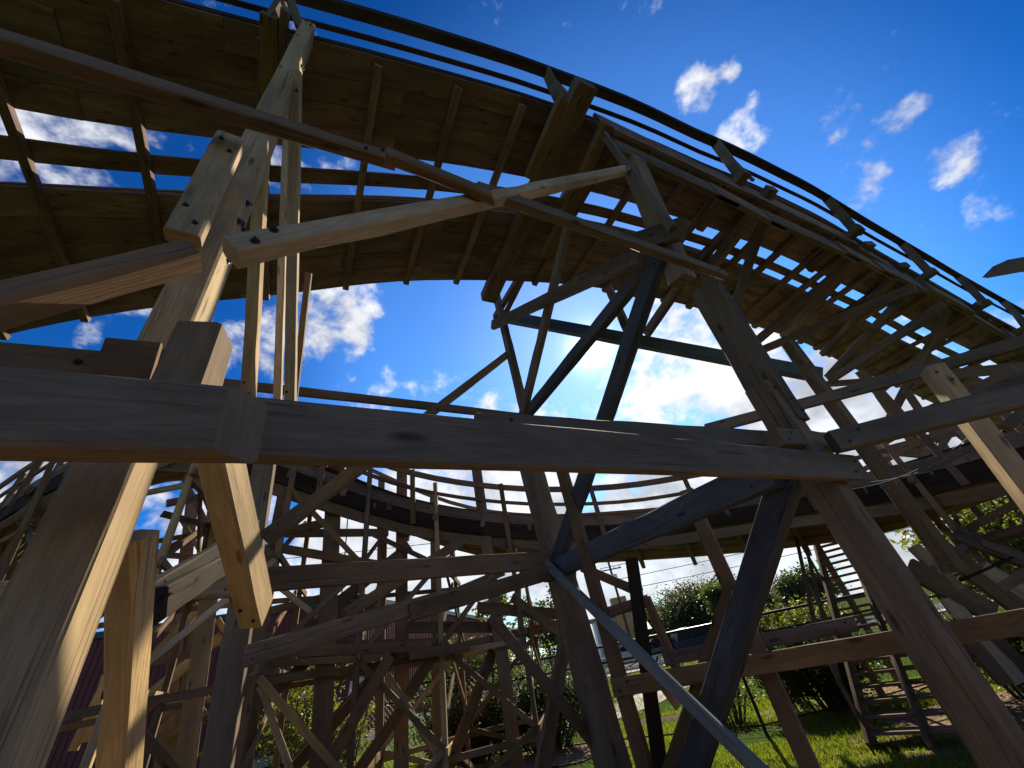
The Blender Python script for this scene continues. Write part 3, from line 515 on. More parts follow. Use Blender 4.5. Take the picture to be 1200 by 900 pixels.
('leftb', 'strut', 'old', -7.355, 5.264, 5.249, -7.241, 5.42, 4.698, 0.045, 0.07, 0.733, -0.679, -0.04, 0)]
CONC = plain('rough concrete', (.30, .28, .25), .9, 0, .3, 9., .1)
roots = {}
for k, (nm, lab, cat, grp) in THINGS.items():
    pts = [r[3:9] for r in ROWS if r[0] == k]
    x = sum(p[0] + p[3] for p in pts) / len(pts) / 2; y = sum(p[1] + p[4] for p in pts) / len(pts) / 2
    roots[k] = empty(nm, (x, y, 0), lab, cat, grp)
for (k, nm, m, x1, y1, z1, x2, y2, z2, w, t, nx, ny, nz, bl) in ROWS:
    close = k in ('near', 'bentA', 'bentC', 'inner', 'low', 'walk', 'bent2')
    if nm == 'post' and min(z1, z2) < .12:
        fx, fy = (x1, y1) if z1 < z2 else (x2, y2); MB().prism((fx, fy, -.2), (fx, fy, rnd.uniform(.08, .14)), (nx, ny, 0) if abs(nx) + abs(ny) > .2 else (0, 1, 0), .38, .38, .012).build('footing', [CONC, CONC], roots[k])
    timber(roots[k], nm, (x1, y1, z1), (x2, y2, z2), w, t, (nx, ny, nz), m, bl or (1 if close and w >= .085 else 0), .0011 if close else 0., .85 if bl else .6)
# bolt heads down the sunlit side of the thick left post and on its lap
_a = Vector((-1.035, .872, -.1)); _d = (Vector((-1.53, 1.03, 7.95)) - _a).normalized(); _n = Vector((.553, -.833, 0)); _e = Vector((.833, .553, 0))
_post = roots['near'].children[0]
for z, o in ((2.9, -.03), (3.46, .02), (3.7, -.05), (3.78, .01), (3.80, .06), (3.92, -.03), (6.6, -.03), (6.75, .03)):
    p = _a + _d * z; bolt(p + _e * .065 - _n * o, _e, _post, None)
# ------------------------------------------------------------------ tracks: rows of planks over cross ties
def resample(P, step):
    P = [Vector(p) for p in P]; d = [0]
    for i in range(1, len(P)): d.append(d[-1] + (P[i] - P[i - 1]).length)
    out = []; n = max(2, int(d[-1] / step) + 1)
    for k in range(n):
        s = d[-1] * k / (n - 1); i = max(0, min(len(P) - 2, next((j for j in range(len(d) - 1) if d[j + 1] >= s), len(P) - 2)))
        out.append(P[i].lerp(P[i + 1], (s - d[i]) / max(1e-6, d[i + 1] - d[i])))
    return out
def smooth(P, it=2):
    for _ in range(it): P = [P[0]] + [(P[i - 1] + P[i] * 2 + P[i + 1]) / 4 for i in range(1, len(P) - 1)] + [P[-1]]
    return P
def planks(root, U, L, strips, th, seg, m, names='plank'):
    """U, L: equally long lists of edge points; strips: (v0, v1) of every plank; seg: stations per board length"""
    n = len(U)
    for (v0, v1) in strips:
        i = -rnd.randrange(0, seg)
        while i < n - 1:
            a, b = max(0, i), min(n - 1, i + seg); i += seg
            if b - a < 1: continue
            dz = rnd.uniform(-.012, .012); g = .0025; rr = []
            for k in range(a, b + 1):
                u, l = U[k], L[k]; c = (l - u); w = c.length; c /= w
                tdir = (U[min(n - 1, k + 1)] - U[max(0, k - 1)]).normalized(); up = tdir.cross(c).normalized()
                if up.z < 0: up = -up
                sh = tdir * (.0008 if k == a else -.0008 if k == b else 0)
                p0 = u + c * (v0 * w + g) + up * dz + sh; p1 = u + c * (v1 * w - g) + up * dz + sh
                rr.append([p0 + up * th, p1 + up * th, p1, p0])
            MB().sweep(rr).build(names, M[m], root)
def ties(root, U, L, idx, w, t, m, ext=.05, drop=0., name='tie', v=(0, 1), key=None):
    for k in idx:
        u, l = U[k], L[k]; c = (l - u).normalized(); tdir = (U[min(len(U) - 1, k + 1)] - U[max(0, k - 1)]).normalized(); up = tdir.cross(c).normalized()
        if up.z < 0: up = -up
        W_ = (l - u).length
        p = u + c * (W_ * v[0] - ext * rnd.uniform(.6, 1.4)) - up * (t / 2 + drop + .007); q = u + c * (W_ * v[1] + ext * rnd.uniform(.2, 1.6)) - up * (t / 2 + drop + .007)
        timber(root, name, p, q, w, t, up, m if rnd.random() < .8 else 'brown')
UPU = [(-9.0, -3.6, 7.84), (-8.604, -3.295, 7.84), (-8.208, -2.989, 7.84), (-7.812, -2.684, 7.84), (-7.416, -2.379, 7.84), (-7.02, -2.074, 7.84), (-6.624, -1.768, 7.84), (-6.209, -1.49, 7.84), (-5.792, -1.214, 7.84), (-5.375, -0.938, 7.84), (-4.959, -0.661, 7.84), (-4.542, -0.385, 7.84), (-4.125, -0.109, 7.84), (-3.708, 0.168, 7.84), (-3.256, 0.379, 7.84), (-2.797, 0.577, 7.84), (-2.332, 0.761, 7.84), (-1.867, 0.945, 7.84), (-1.4, 1.123, 7.84), (-0.933, 1.3, 7.84), (-0.469, 1.487, 7.84), (-0.005, 1.675, 7.84), (0.457, 1.864, 7.84), (0.92, 2.054, 7.84), (1.374, 2.263, 7.84), (1.826, 2.478, 7.84), (2.276, 2.695, 7.84), (2.727, 2.912, 7.84), (3.166, 3.149, 7.84), (3.6, 3.397, 7.84), (4.035, 3.644, 7.84), (4.475, 3.882, 7.84), (4.915, 4.119, 7.84), (5.346, 4.373, 7.84), (5.775, 4.63, 7.84), (6.204, 4.887, 7.84), (6.633, 5.144, 7.84), (7.056, 5.41, 7.84), (7.47, 5.689, 7.84), (7.885, 5.969, 7.84), (8.3, 6.248, 7.84), (8.715, 6.527, 7.84), (9.131, 6.804, 7.84), (9.547, 7.081, 7.84), (9.963, 7.359, 7.84), (10.379, 7.636, 7.84), (10.795, 7.913, 7.84), (11.212, 8.19, 7.84), (11.628, 8.467, 7.84), (12.044, 8.744, 7.84), (12.46, 9.021, 7.84), (12.876, 9.298, 7.84), (13.293, 9.575, 7.84), (13.711, 9.849, 7.84), (14.131, 10.121, 7.84), (14.55, 10.393, 7.84), (14.97, 10.665, 7.84), (15.389, 10.937, 7.84), (15.809, 11.209, 7.84), (16.229, 11.481, 7.84), (16.648, 11.753, 7.84), (17.068, 12.024, 7.84), (17.487, 12.296, 7.84), (17.907, 12.568, 7.84), (18.327, 12.84, 7.84), (18.746, 13.112, 7.84), (19.166, 13.384, 7.84), (19.597, 13.637, 7.84), (20.031, 13.886, 7.84), (20.464, 14.135, 7.84), (20.898, 14.384, 7.84), (21.332, 14.633, 7.84), (21.765, 14.882, 7.84), (22.199, 15.131, 7.84), (22.632, 15.38, 7.84), (23.066, 15.628, 7.84), (23.5, 15.877, 7.84), (23.933, 16.126, 7.84), (24.367, 16.375, 7.84), (24.8, 16.624, 7.84), (25.234, 16.873, 7.84), (25.668, 17.122, 7.84), (26.101, 17.371, 7.84), (26.536, 17.619, 7.84), (26.979, 17.849, 7.84), (27.423, 18.08, 7.84), (27.867, 18.311, 7.84), (28.31, 18.541, 7.84), (28.754, 18.772, 7.84), (29.197, 19.003, 7.84), (29.641, 19.233, 7.84), (30.085, 19.464, 7.84), (30.528, 19.695, 7.84), (30.972, 19.925, 7.84), (31.415, 20.156, 7.84), (31.859, 20.387, 7.84)]
UPL = [(-12.58, 2.241, 7.029), (-12.171, 2.526, 7.041), (-11.762, 2.811, 7.054), (-11.354, 3.096, 7.067), (-10.945, 3.38, 7.08), (-10.537, 3.665, 7.092), (-10.044, 3.812, 7.111), (-9.425, 3.758, 7.137), (-8.806, 3.704, 7.164), (-8.187, 3.651, 7.19), (-7.6, 3.649, 7.225), (-7.031, 3.677, 7.265), (-6.465, 3.709, 7.305), (-5.92, 3.777, 7.346), (-5.379, 3.843, 7.386), (-4.855, 3.936, 7.423), (-4.342, 4.041, 7.457), (-3.829, 4.147, 7.491), (-3.293, 4.212, 7.519), (-2.749, 4.264, 7.544), (-2.218, 4.341, 7.57), (-1.691, 4.425, 7.595), (-1.194, 4.56, 7.625), (-0.706, 4.708, 7.657), (-0.216, 4.857, 7.688), (0.271, 5.015, 7.712), (0.755, 5.178, 7.731), (1.238, 5.341, 7.75), (1.703, 5.536, 7.769), (2.184, 5.738, 7.788), (2.653, 5.956, 7.809), (3.106, 6.201, 7.833), (3.558, 6.446, 7.857), (4.011, 6.692, 7.881), (4.459, 6.943, 7.904), (4.894, 7.219, 7.922), (5.329, 7.496, 7.94), (5.764, 7.771, 7.958), (6.197, 8.046, 7.976), (6.631, 8.322, 7.994), (7.062, 8.602, 8.006), (7.491, 8.884, 8.015), (7.921, 9.166, 8.023), (8.351, 9.449, 8.032), (8.78, 9.731, 8.04), (9.198, 10.005, 8.049), (9.598, 10.315, 8.056), (9.995, 10.63, 8.063), (10.392, 10.945, 8.07), (10.789, 11.261, 8.077), (11.187, 11.576, 8.083), (11.584, 11.891, 8.09), (11.981, 12.206, 8.097), (12.387, 12.505, 8.1), (12.799, 12.793, 8.1), (13.21, 13.08, 8.1), (13.622, 13.368, 8.1), (14.034, 13.656, 8.1), (14.446, 13.943, 8.1), (14.857, 14.231, 8.1), (15.264, 14.528, 8.1), (15.671, 14.826, 8.1), (16.078, 15.124, 8.1), (16.484, 15.422, 8.1), (16.891, 15.72, 8.1), (17.297, 16.019, 8.1), (17.704, 16.317, 8.1), (18.112, 16.616, 8.1), (18.52, 16.915, 8.1), (18.929, 17.215, 8.1), (19.337, 17.514, 8.1), (19.745, 17.814, 8.1), (20.154, 18.113, 8.1), (20.562, 18.413, 8.1), (20.973, 18.708, 8.1), (21.383, 19.003, 8.1), (21.794, 19.298, 8.1), (22.205, 19.593, 8.1), (22.615, 19.888, 8.1), (23.026, 20.184, 8.1), (23.437, 20.479, 8.1), (23.847, 20.774, 8.1), (24.258, 21.069, 8.1), (24.669, 21.364, 8.1), (25.08, 21.659, 8.1), (25.491, 21.955, 8.1), (25.902, 22.25, 8.1), (26.314, 22.546, 8.1), (26.725, 22.841, 8.1), (27.136, 23.136, 8.1), (27.548, 23.432, 8.1), (27.959, 23.727, 8.1), (28.37, 24.023, 8.1), (28.782, 24.318, 8.1), (29.193, 24.614, 8.1), (29.604, 24.909, 8.1)]
up = empty('coaster_track', (3, 4, 0), 'high plank-decked coaster track overhead, two rows of sky gaps along its middle', 'coaster track', 'tracks of the wooden coaster')
U_ = smooth([Vector(p) for p in UPU], 1); L_ = smooth([Vector(p) for p in UPL], 2)
rail_out = lambda k: float(np.interp(k, [0, 24, 30, 35, 42, 48.5, 64], [.18, .18, .22, .30, .45, .61, .94]))
shift_out = lambda k: .72 * max(0., rail_out(k) - .20)          # the deck edge swings out with the hand rail
U_ = [u - (l - u).normalized() * shift_out(k) for k, (u, l) in enumerate(zip(U_, L_))]
strips = [(0, .085), (.085, .172), (.172, .255), (.255, .332), (.406, .466), (.534, .62), (.62, .71), (.71, .81), (.81, .905), (.905, 1.0)]
planks(up, U_, L_, strips, .045, 7, 'deck')
nst = len(U_)
BENT = (10, 17, 24, 31, 38)
for f in (2, 4.5, 7, 9.5, 11.7, 14.1, 16.8, 19.3, 21.3, 23.1, 26.2, 27.7, 29.4, 31, 32.7, 34.3, 36, 38, 39.5, 40.8, 42.2, 44.1, 46, 48, 51.1, 53.4, 55.8, 59.8, 63, 66):
    if f < nst - 1:
        i = int(f); g = f - i; u = U_[i].lerp(U_[i + 1], g); l = L_[i].lerp(L_[i + 1], g)
        ties(up, [u, u + U_[i + 1] - U_[i]], [l, l + L_[i + 1] - L_[i]], [0], .10 if f < 30 else .15, .10, 'deck', .02, v=(.03, 1))
# running rails of stacked boards and the outer hand rails on brackets
def along(U, L, v, dz, a=0, b=None, out=0, grow=None):
    o = []
    for k in range(a, (b or len(U))):
        c = (L[k] - U[k]); out_ = out + (grow(k) if grow else 0); o.append(U[k] + c * v - c.normalized() * out_ + Vector((0, 0, dz)))
    return o
def board(root, name, pts, w, h, m):
    rr = []
    for k, p in enumerate(pts):
        a = (pts[min(k + 1, len(pts) - 1)] - pts[max(0, k - 1)]).normalized(); s = a.cross(Vector((0, 0, 1))).normalized()
        rr.append([p + s * w / 2 + Vector((0, 0, h)), p - s * w / 2 + Vector((0, 0, h)), p - s * w / 2, p + s * w / 2])
    return MB().sweep(rr).build(name, M[m], root)
for v in (.30, .56):
    for kk in range(3): board(up, 'rail_board', along(U_, L_, v, .052 + kk * .05), .12 + .02 * kk, .045, 'old')
for i in range(0, nst - 1, 8):
    j = min(nst, i + 9)
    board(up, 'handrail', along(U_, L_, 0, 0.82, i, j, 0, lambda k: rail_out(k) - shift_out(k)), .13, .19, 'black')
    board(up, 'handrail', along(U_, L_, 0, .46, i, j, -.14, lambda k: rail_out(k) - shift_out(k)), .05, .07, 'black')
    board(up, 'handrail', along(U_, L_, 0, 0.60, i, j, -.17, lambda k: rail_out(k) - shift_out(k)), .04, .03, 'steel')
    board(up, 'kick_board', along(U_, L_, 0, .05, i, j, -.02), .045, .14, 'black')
for k in range(3, nst, 7):
    u, l = U_[k], L_[k]; c = (l - u).normalized()
    ro = rail_out(k) - shift_out(k); base = u - c * max(.10, ro - .12) + Vector((0, 0, -.30)); top = u - c * ro + Vector((0, 0, .88)); td = (U_[min(nst - 1, k + 1)] - U_[k - 1]).normalized()
    timber(up, 'rail_post', base, top, .16, .06, td, 'grey')
    timber(up, 'rail_bracket', u - c * .12 + td * .3 + Vector((0, 0, -.2)), u - c * ro + td * .02 + Vector((0, 0, .8)), .10, .045, c, 'grey', 0)
    timber(up, 'ledger', u - c * max(.16, ro) - Vector((0, 0, .24)), u + c * .9 - Vector((0, 0, .24)), .16, .16, td, 'brown')
# ---- the dipping track beyond
def pts_of(T): return [Vector(p) for p in T]
DN, DF = [(-11.242, 6.529, 5.175), (-9.358, 5.782, 5.233), (-8.187, 5.387, 5.319), (-7.022, 4.964, 5.354), (-6.238, 4.847, 5.43), (-5.347, 4.822, 5.34), (-4.527, 4.939, 5.062), (-3.937, 5.297, 4.755), (-3.441, 6.438, 4.684), (-2.747, 7.62, 4.497), (-1.307, 8.298, 4.155), (0.106, 8.599, 3.849), (2.046, 8.559, 3.51), (3.283, 8.487, 3.458), (4.554, 8.223, 3.349), (5.542, 7.091, 3.049), (5.997, 6.164, 2.868), (6.197, 5.37, 2.774), (6.138, 4.481, 2.682)], [(-13.023, 8.405, 4.153), (-10.744, 7.319, 4.443), (-9.712, 7.048, 4.997), (-8.729, 6.694, 5.522), (-7.951, 6.547, 5.666), (-7.06, 6.505, 5.714), (-5.932, 6.5, 5.437), (-5.062, 6.952, 5.211), (-4.305, 8.131, 5.084), (-3.166, 9.38, 4.494), (-1.7, 10.159, 3.84), (0.146, 10.599, 3.435), (2.229, 10.567, 3.141), (4.15, 10.295, 2.864), (5.887, 9.645, 2.584), (6.788, 8.656, 2.436), (7.181, 7.523, 2.436), (7.383, 6.595, 2.51), (7.322, 5.57, 2.434)]
dn = empty('coaster_track', (0, 9, 0), 'lower dipping coaster track in the middle distance, seen below the long lapped beam', 'coaster track', 'tracks of the wooden coaster')
Nn = smooth(resample(pts_of(DN), .5), 3); Ff = smooth(resample(pts_of(DF), .5), 3)
n_ = min(len(Nn), len(Ff)); Ff = smooth([Vector(np.array([np.interp(k / (len(Nn) - 1), np.linspace(0, 1, len(Ff)), [p[i] for p in Ff]) for i in range(3)])) for k in range(len(Nn))], 1)
planks(dn, Nn, Ff, [(0, .09), (.09, .18), (.18, .27), (.27, .36), (.36, .45), (.45, .54), (.54, .63), (.63, .72), (.72, .81), (.81, .90), (.90, 1)], .045, 8, 'brown')
ties(dn, Nn, Ff, list(range(0, len(Nn), 2)), .09, .14, 'deck', .12)
for i in range(0, len(Nn) - 1, 8):
    j = min(len(Nn), i + 9)
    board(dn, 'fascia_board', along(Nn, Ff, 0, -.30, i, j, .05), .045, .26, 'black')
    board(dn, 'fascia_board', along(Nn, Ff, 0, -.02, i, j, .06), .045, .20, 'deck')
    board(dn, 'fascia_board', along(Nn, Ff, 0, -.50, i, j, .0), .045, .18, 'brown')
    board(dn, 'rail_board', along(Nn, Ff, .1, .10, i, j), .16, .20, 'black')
    board(dn, 'handrail', along(Nn, Ff, 0, .74, i, j, .05), .05, .12, 'old')
    board(dn, 'handrail', along(Nn, Ff, 0, .42, i, j, .05), .04, .07, 'old')
    board(dn, 'handrail', along(Nn, Ff, 1, 1.15, i, j), .05, .09, 'old')
for k in range(1, len(Nn), 4):
    td = (Nn[min(len(Nn) - 1, k + 1)] - Nn[k - 1]).normalized()
    c = (Ff[k] - Nn[k]).normalized()
    timber(dn, 'rail_post', Nn[k] - c * .09 - Vector((0, 0, .3)), Nn[k] - c * .09 + Vector((0, 0, .86)), .10, .05, c, 'old')
    if k % 8 == 1: timber(dn, 'rail_post', Ff[k] + c * .06 - Vector((0, 0, .2)), Ff[k] + c * .06 + Vector((0, 0, 1.24)), .10, .05, c, 'old')

# ---- trestle bents standing under the dipping track, counted from the left edge of the picture
ORD = ('first', 'second', 'third', 'fourth', 'fifth', 'sixth', 'seventh', 'eighth', 'ninth', 'tenth', 'eleventh', 'twelfth', 'thirteenth', 'fourteenth', 'fifteenth', 'sixteenth', 'seventeenth', 'eighteenth')
prev = None; cnt = 0
for k in range(1, len(Nn) - 1, 3):
    a, b_ = Nn[k], Ff[k]; brg = math.degrees(math.atan2(a.x, a.y))
    if brg > -3 and not brg > 41: prev = None; continue
    if cnt >= 18: break
    c = (b_ - a); c.z = 0; c.normalize(); td = Vector((c.y, -c.x, 0))
    rt = empty('trestle_bent', ((a.x + b_.x) / 2, (a.y + b_.y) / 2, 0), ORD[cnt] + ' of the slender two-post bents under the dipping track, counted from the left', 'trestle bent', 'slender bents under the dipping track'); cnt += 1
    mats = lambda: rnd.choice(('old', 'old', 'brown', 'new'))
    A1, B1_ = a - c * .02, b_ + c * .02
    pa0 = Vector((A1.x, A1.y, 0)) - c * .25; pb0 = Vector((B1_.x, B1_.y, 0)) + c * .25
    timber(rt, 'post', pa0, A1 + Vector((0, 0, .7)), .095, .08, td, mats()); timber(rt, 'post', pb0, B1_ + Vector((0, 0, .2)), .09, .08, td, mats())
    lv = [z for z in (.75, 2.05, 3.35, 4.6) if z < min(a.z, b_.z) - .4]
    P = lambda f, z, pa0=pa0, A1=A1, pb0=pb0, B1_=B1_: (pa0.lerp(A1, z / A1.z)).lerp(pb0.lerp(B1_, z / B1_.z), f)
    for z in lv: timber(rt, 'crossbeam', P(-.12, z) + td * .07, P(1.12, z) + td * .07, .10, .04, td, mats())
    zs = [.1] + lv + [min(a.z, b_.z) - .15]
    for i in range(len(zs) - 1):
        if i % 2 == 0 or rnd.random() < .7: timber(rt, 'brace', P(0, zs[i]) - td * .07, P(1, zs[i + 1]) - td * .07, .085, .04, td, mats())
        if rnd.random() < .75: timber(rt, 'brace', P(1, zs[i]) + td * .11, P(0, zs[i + 1]) + td * .11, .085, .04, td, mats())
    if prev:
        Q = prev
        for f in (0, 1):
            for z in lv: timber(rt, 'girt', P(f, z - .12), Q(f, z - .12), .085, .04, c, mats())
            for i in range(len(zs) - 1 if f == 0 else 2): timber(rt, 'brace', (P if (i + f) % 2 else Q)(f, zs[i]) - c * .06, (Q if (i + f) % 2 else P)(f, zs[i + 1]) - c * .06, .085, .04, c, mats())
    prev = P
# ------------------------------------------------------------------ ground, road, path
def sheet(name, pts, z, m, kind='structure', label=None):
    me = bpy.data.meshes.new(name); me.from_pydata([(x, y, z) for x, y in pts], [], [range(len(pts))]); o = link(name, me, None, m); return tag(o, label, None, None, kind)
def ground_mat():
    def b(t, n, l, p):
        g = n.new('ShaderNodeNewGeometry'); q = n.new('ShaderNodeTexNoise'); q.inputs['Scale'].default_value = .45; q.inputs['Detail'].default_value = 8; l.new(g.outputs['Position'], q.inputs['Vector'])
        q2 = n.new('ShaderNodeTexNoise'); q2.inputs['Scale'].default_value = 22; q2.inputs['Detail'].default_value = 6; l.new(g.outputs['Position'], q2.inputs['Vector'])
        a = n.new('ShaderNodeMix'); a.data_type = 'RGBA'; a.inputs['A'].default_value = (.03, .058, .012, 1); a.inputs['B'].default_value = (.06, .09, .022, 1); l.new(q2.outputs['Fac'], a.inputs['Factor'])
        mr = n.new('ShaderNodeMapRange'); l.new(q.outputs['Fac'], mr.inputs[0]); mr.inputs[1].default_value = .52; mr.inputs[2].default_value = .66
        c = n.new('ShaderNodeMix'); c.data_type = 'RGBA'; l.new(a.outputs['Result'], c.inputs['A']); c.inputs['B'].default_value = (.12, .09, .055, 1); l.new(mr.outputs[0], c.inputs['Factor'])
        l.new(c.outputs['Result'], p.inputs['Base Color']); p.inputs['Roughness'].default_value = 1.; p.inputs['Specular IOR Level'].default_value = 0.
        bm = n.new('ShaderNodeBump'); bm.inputs['Strength'].default_value = .6; bm.inputs['Distance'].default_value = .04; l.new(q2.outputs['Fac'], bm.inputs['Height']); l.new(bm.outputs[0], p.inputs['Normal'])
    return mat('ground', b)
MG = ground_mat()
sheet('ground', [(-900, -900), (900, -900), (900, 900), (-900, 900)], 0, MG)
M['asphalt'] = plain('asphalt', (.05, .05, .052), .95, 0, .25, 18., .1)
M['concrete'] = plain('concrete', (.33, .29, .25), .9, 0, .18, 5., .1)
M['soil'] = plain('bark mulch', (.21, .15, .10), .95, 0, .5, 14., 0.)
def ribbon_sheet(name, pts, w, z, m):
    v = []
    P = [Vector((*p, 0)) for p in pts]
    for i, p in enumerate(P):
        a = (P[min(i + 1, len(P) - 1)] - P[max(0, i - 1)]).normalized(); s = Vector((a.y, -a.x, 0)); v += [p + s * w / 2 + Vector((0, 0, z)), p - s * w / 2 + Vector((0, 0, z))]
    me = bpy.data.meshes.new(name); me.from_pydata([tuple(q) for q in v], [], [(2 * i, 2 * i + 1, 2 * i + 3, 2 * i + 2) for i in range(len(P) - 1)]); return tag(link(name, me, None, m), kind='structure')
ribbon_sheet('path', [(-3, 13.2), (0, 14.0), (1.6, 15.6), (3.2, 18.2), (6.0, 20.0), (11, 21), (22, 21.5)], 1.9, .012, M['concrete'])
ribbon_sheet('road', [(-60, 48), (-10, 40), (12, 36), (40, 34), (120, 30)], 9, .008, M['asphalt'])
ribbon_sheet('pavement', [(-60, 41.5), (-10, 33.6), (12, 29.8), (40, 28), (120, 24)], 2.0, .06, M['concrete'])
def blob(name, cx, cy, rx, ry, z, m):
    n = 40; pts = [(cx + rx * math.cos(2 * math.pi * i / n) * (1 + .14 * math.sin(5 * i) + .1 * math.sin(2.3 * i)), cy + ry * math.sin(2 * math.pi * i / n) * (1 + .12 * math.sin(3.1 * i))) for i in range(n)]
    return sheet(name, pts, z, m)
blob('mulch_ground', 6.0, 7.2, 2.4, 1.5, .010, M['soil']); blob('mulch_ground', -2.0, 10.6, 3.4, 1.0, .016, M['soil']); blob('mulch_ground', 5.2, 10.4, 1.7, .7, .020, M['soil'])
blob('mulch_ground', .4, 2.6, 6.2, 3.6, .006, M['soil'])
# ------------------------------------------------------------------ vegetation
rng = np.random.default_rng(5)
def leaves_mesh(name, C, S, m, up_bias=.3, n_=None, aspect=.5):
    """C: (n,3) leaf centres, S: (n,) leaf lengths -> one mesh of bent two-face leaves"""
    n = len(C); d = rng.normal(size=(n, 3)); d[:, 2] = d[:, 2] * .6 - .15; d /= np.linalg.norm(d, axis=1)[:, None]
    r = rng.normal(size=(n, 3)); s = np.cross(d, r); s /= np.linalg.norm(s, axis=1)[:, None]; nn = np.cross(s, d)
    h = S[:, None]; wv = s * h * aspect / 2
    tip = C + d * h; mid = C + d * h * .45 + nn * h * .06
    V = np.concatenate([C, mid + wv, tip, mid - wv], 1).reshape(-1, 3)
    I = np.arange(n)[:, None] * 4; F = np.concatenate([I + np.array([[0, 1, 2]]), I + np.array([[0, 2, 3]])], 1).reshape(-1, 3)
    me = bpy.data.meshes.new(name); me.vertices.add(len(V)); me.vertices.foreach_set('co', V.astype(np.float32).ravel())
    me.loops.add(F.size); me.loops.foreach_set('vertex_index', F.astype(np.int32).ravel()); me.polygons.add(len(F)); me.polygons.foreach_set('loop_start', np.arange(0, F.size, 3, dtype=np.int32)); me.update(calc_edges=True)
    me.materials.append(m); return me
LEAF = {'dark': leafy('dark leaf', (.022, .045, .012), (.055, .085, .022), .35), 'mid': leafy('mid leaf', (.03, .06, .014), (.08, .115, .028), .4),
        'yellow': leafy('yellow green leaf', (.055, .085, .016), (.15, .16, .035), .42), 'dry': leafy('dry leaf', (.07, .055, .025), (.14, .11, .05), .35), 'far': leafy('far leaf', (.03, .05, .022), (.07, .085, .035), .3)}
M['bark'] = plain('bark', (.085, .065, .048), .9, 0, .4, 14.)
def clumps(n, cx, cy, z0, z1, rx, ry, per, cr):
    out = []
    for _ in range(n):
        while True:
            q = rng.uniform(-1, 1, 3)
            if q @ q < 1: break
        q = q * (.55 + .45 * rng.random()); c = np.array([cx + q[0] * rx, cy + q[1] * ry, (z0 + z1) / 2 + q[2] * (z1 - z0) / 2]); r = cr * rng.uniform(.6, 1.3)
        k = rng.normal(size=(int(per * rng.uniform(.6, 1.3)), 3)) * r * .5; out.append(c + k * np.array([1, 1, .75]))
    return np.concatenate(out)
def tree(label, x, y, h, crown, z0, nc, per, leaf, kind='dark', trunk=.16, group=None, name='tree', squash=.85):
    o = empty(name, (x, y, 0), label, 'tree', group)
    b = MB(); lean = rnd.uniform(-.3, .3)
    P = [(x + lean * k * .12 * h * .1, y, h * .8 * k / 6) for k in range(7)]; b.tube(P, [trunk * (1 - k * .12) for k in range(7)], 8)
    for k in range(9):
        a = rnd.uniform(0, 6.28); zz = h * rnd.uniform(.3, .65); s = crown * rnd.uniform(.45, .85); b.tube([(x, y, zz), (x + math.cos(a) * s * .5, y + math.sin(a) * s * .5, zz + s * .45), (x + math.cos(a) * s, y + math.sin(a) * s, zz + s * .7)], [trunk * .45, trunk * .28, trunk * .1], 6)
    b.build('trunk', [M['bark'], M['bark']], o)
    C = clumps(nc, x, y, z0, h, crown, crown * squash, per, crown * .28)
    link('crown', leaves_mesh('crown', C, leaf * rng.uniform(.6, 1.3, len(C)), LEAF[kind]), o); return o
def shrub(label, x, y, h, rx, ry, nc, per, leaf, kind, z0=0., group=None, stems=14, name='shrub', cat='shrub'):
    o = empty(name, (x, y, 0), label, cat, group); b = MB()
    for k in range(stems):
        a = rnd.uniform(0, 6.28); e = rnd.uniform(.2, .95); b.tube([(x + rx * .3 * e * math.cos(a), y + ry * .3 * e * math.sin(a), 0), (x + rx * .6 * e * math.cos(a), y + ry * .6 * e * math.sin(a), h * .45), (x + rx * e * math.cos(a), y + ry * e * math.sin(a), h * rnd.uniform(.75, 1.02))], [.022, .016, .006], 5)
    b.build('stem', [M['bark'], M['bark']], o)
    C = clumps(nc, x, y, z0, h, rx, ry, per, min(rx, ry) * .38)
    C = C[C[:, 2] > .02]
    link('foliage', leaves_mesh('foliage', C, leaf * rng.uniform(.6, 1.3, len(C)), LEAF[kind]), o); return o
def polar(b, r): return math.sin(R(b)) * r, math.cos(R(b)) * r
G1 = 'shrubs along the chain link fence'
shrub('tall yellow-green shrub in front of the maroon siding, left of the tall plumb post', *polar(-30, 12.5), 2.7, 1.3, .9, 60, 60, .10, 'yellow', .2, G1)
shrub('yellow-green shrub low beside the lit diagonal brace', *polar(-25.5, 12), 1.7, .8, .8, 40, 60, .09, 'yellow', .05, G1)
shrub('pale flowering shrub rising over the fence rail right of the plumb post', *polar(-13.5, 12.6), 2.6, 1.2, .9, 60, 55, .10, 'mid', .6, G1)
shrub('loose sunny shrub between the wide centre post and the fence', *polar(-6.5, 13), 2.3, 1.0, .8, 40, 50, .10, 'yellow', .7, G1)
shrub('shady brown undergrowth at the foot of the fence left of the centre post', *polar(-12.5, 11.7), 1.35, 1.6, .6, 110, 80, .08, 'dry', .0, G1, 50)
shrub('dense dark bush right behind the centre post at the bottom of the picture', *polar(-4, 11.3), 1.55, 1.9, .7, 170, 90, .075, 'dark', .0, G1, 50)
shrub('dark hedge under the plank rail, left of the staircase', *polar(25.5, 10.6), 1.35, 1.5, .6, 150, 100, .065, 'dark', .0, G1, 40)
shrub('bright yellow shrub lit by the sun above the plank rail', *polar(22.4, 11.8), 1.75, .7, .5, 40, 60, .09, 'yellow', .8, G1)
shrub('yellow and rust shrub just left of the stair stringers', *polar(26.5, 12.2), 1.85, 1.0, .6, 50, 60, .08, 'yellow', .8, G1)
shrub('small green bush at the foot of the leaning fence post', *polar(15.8, 10.6), .75, .7, .5, 40, 50, .06, 'mid', .0, G1)
tree('young tree with loose light leaves standing behind the wide post left of the centre node', *polar(-7.6, 15), 4.3, .9, 1.6, 34, 34, .16, 'mid', .05)
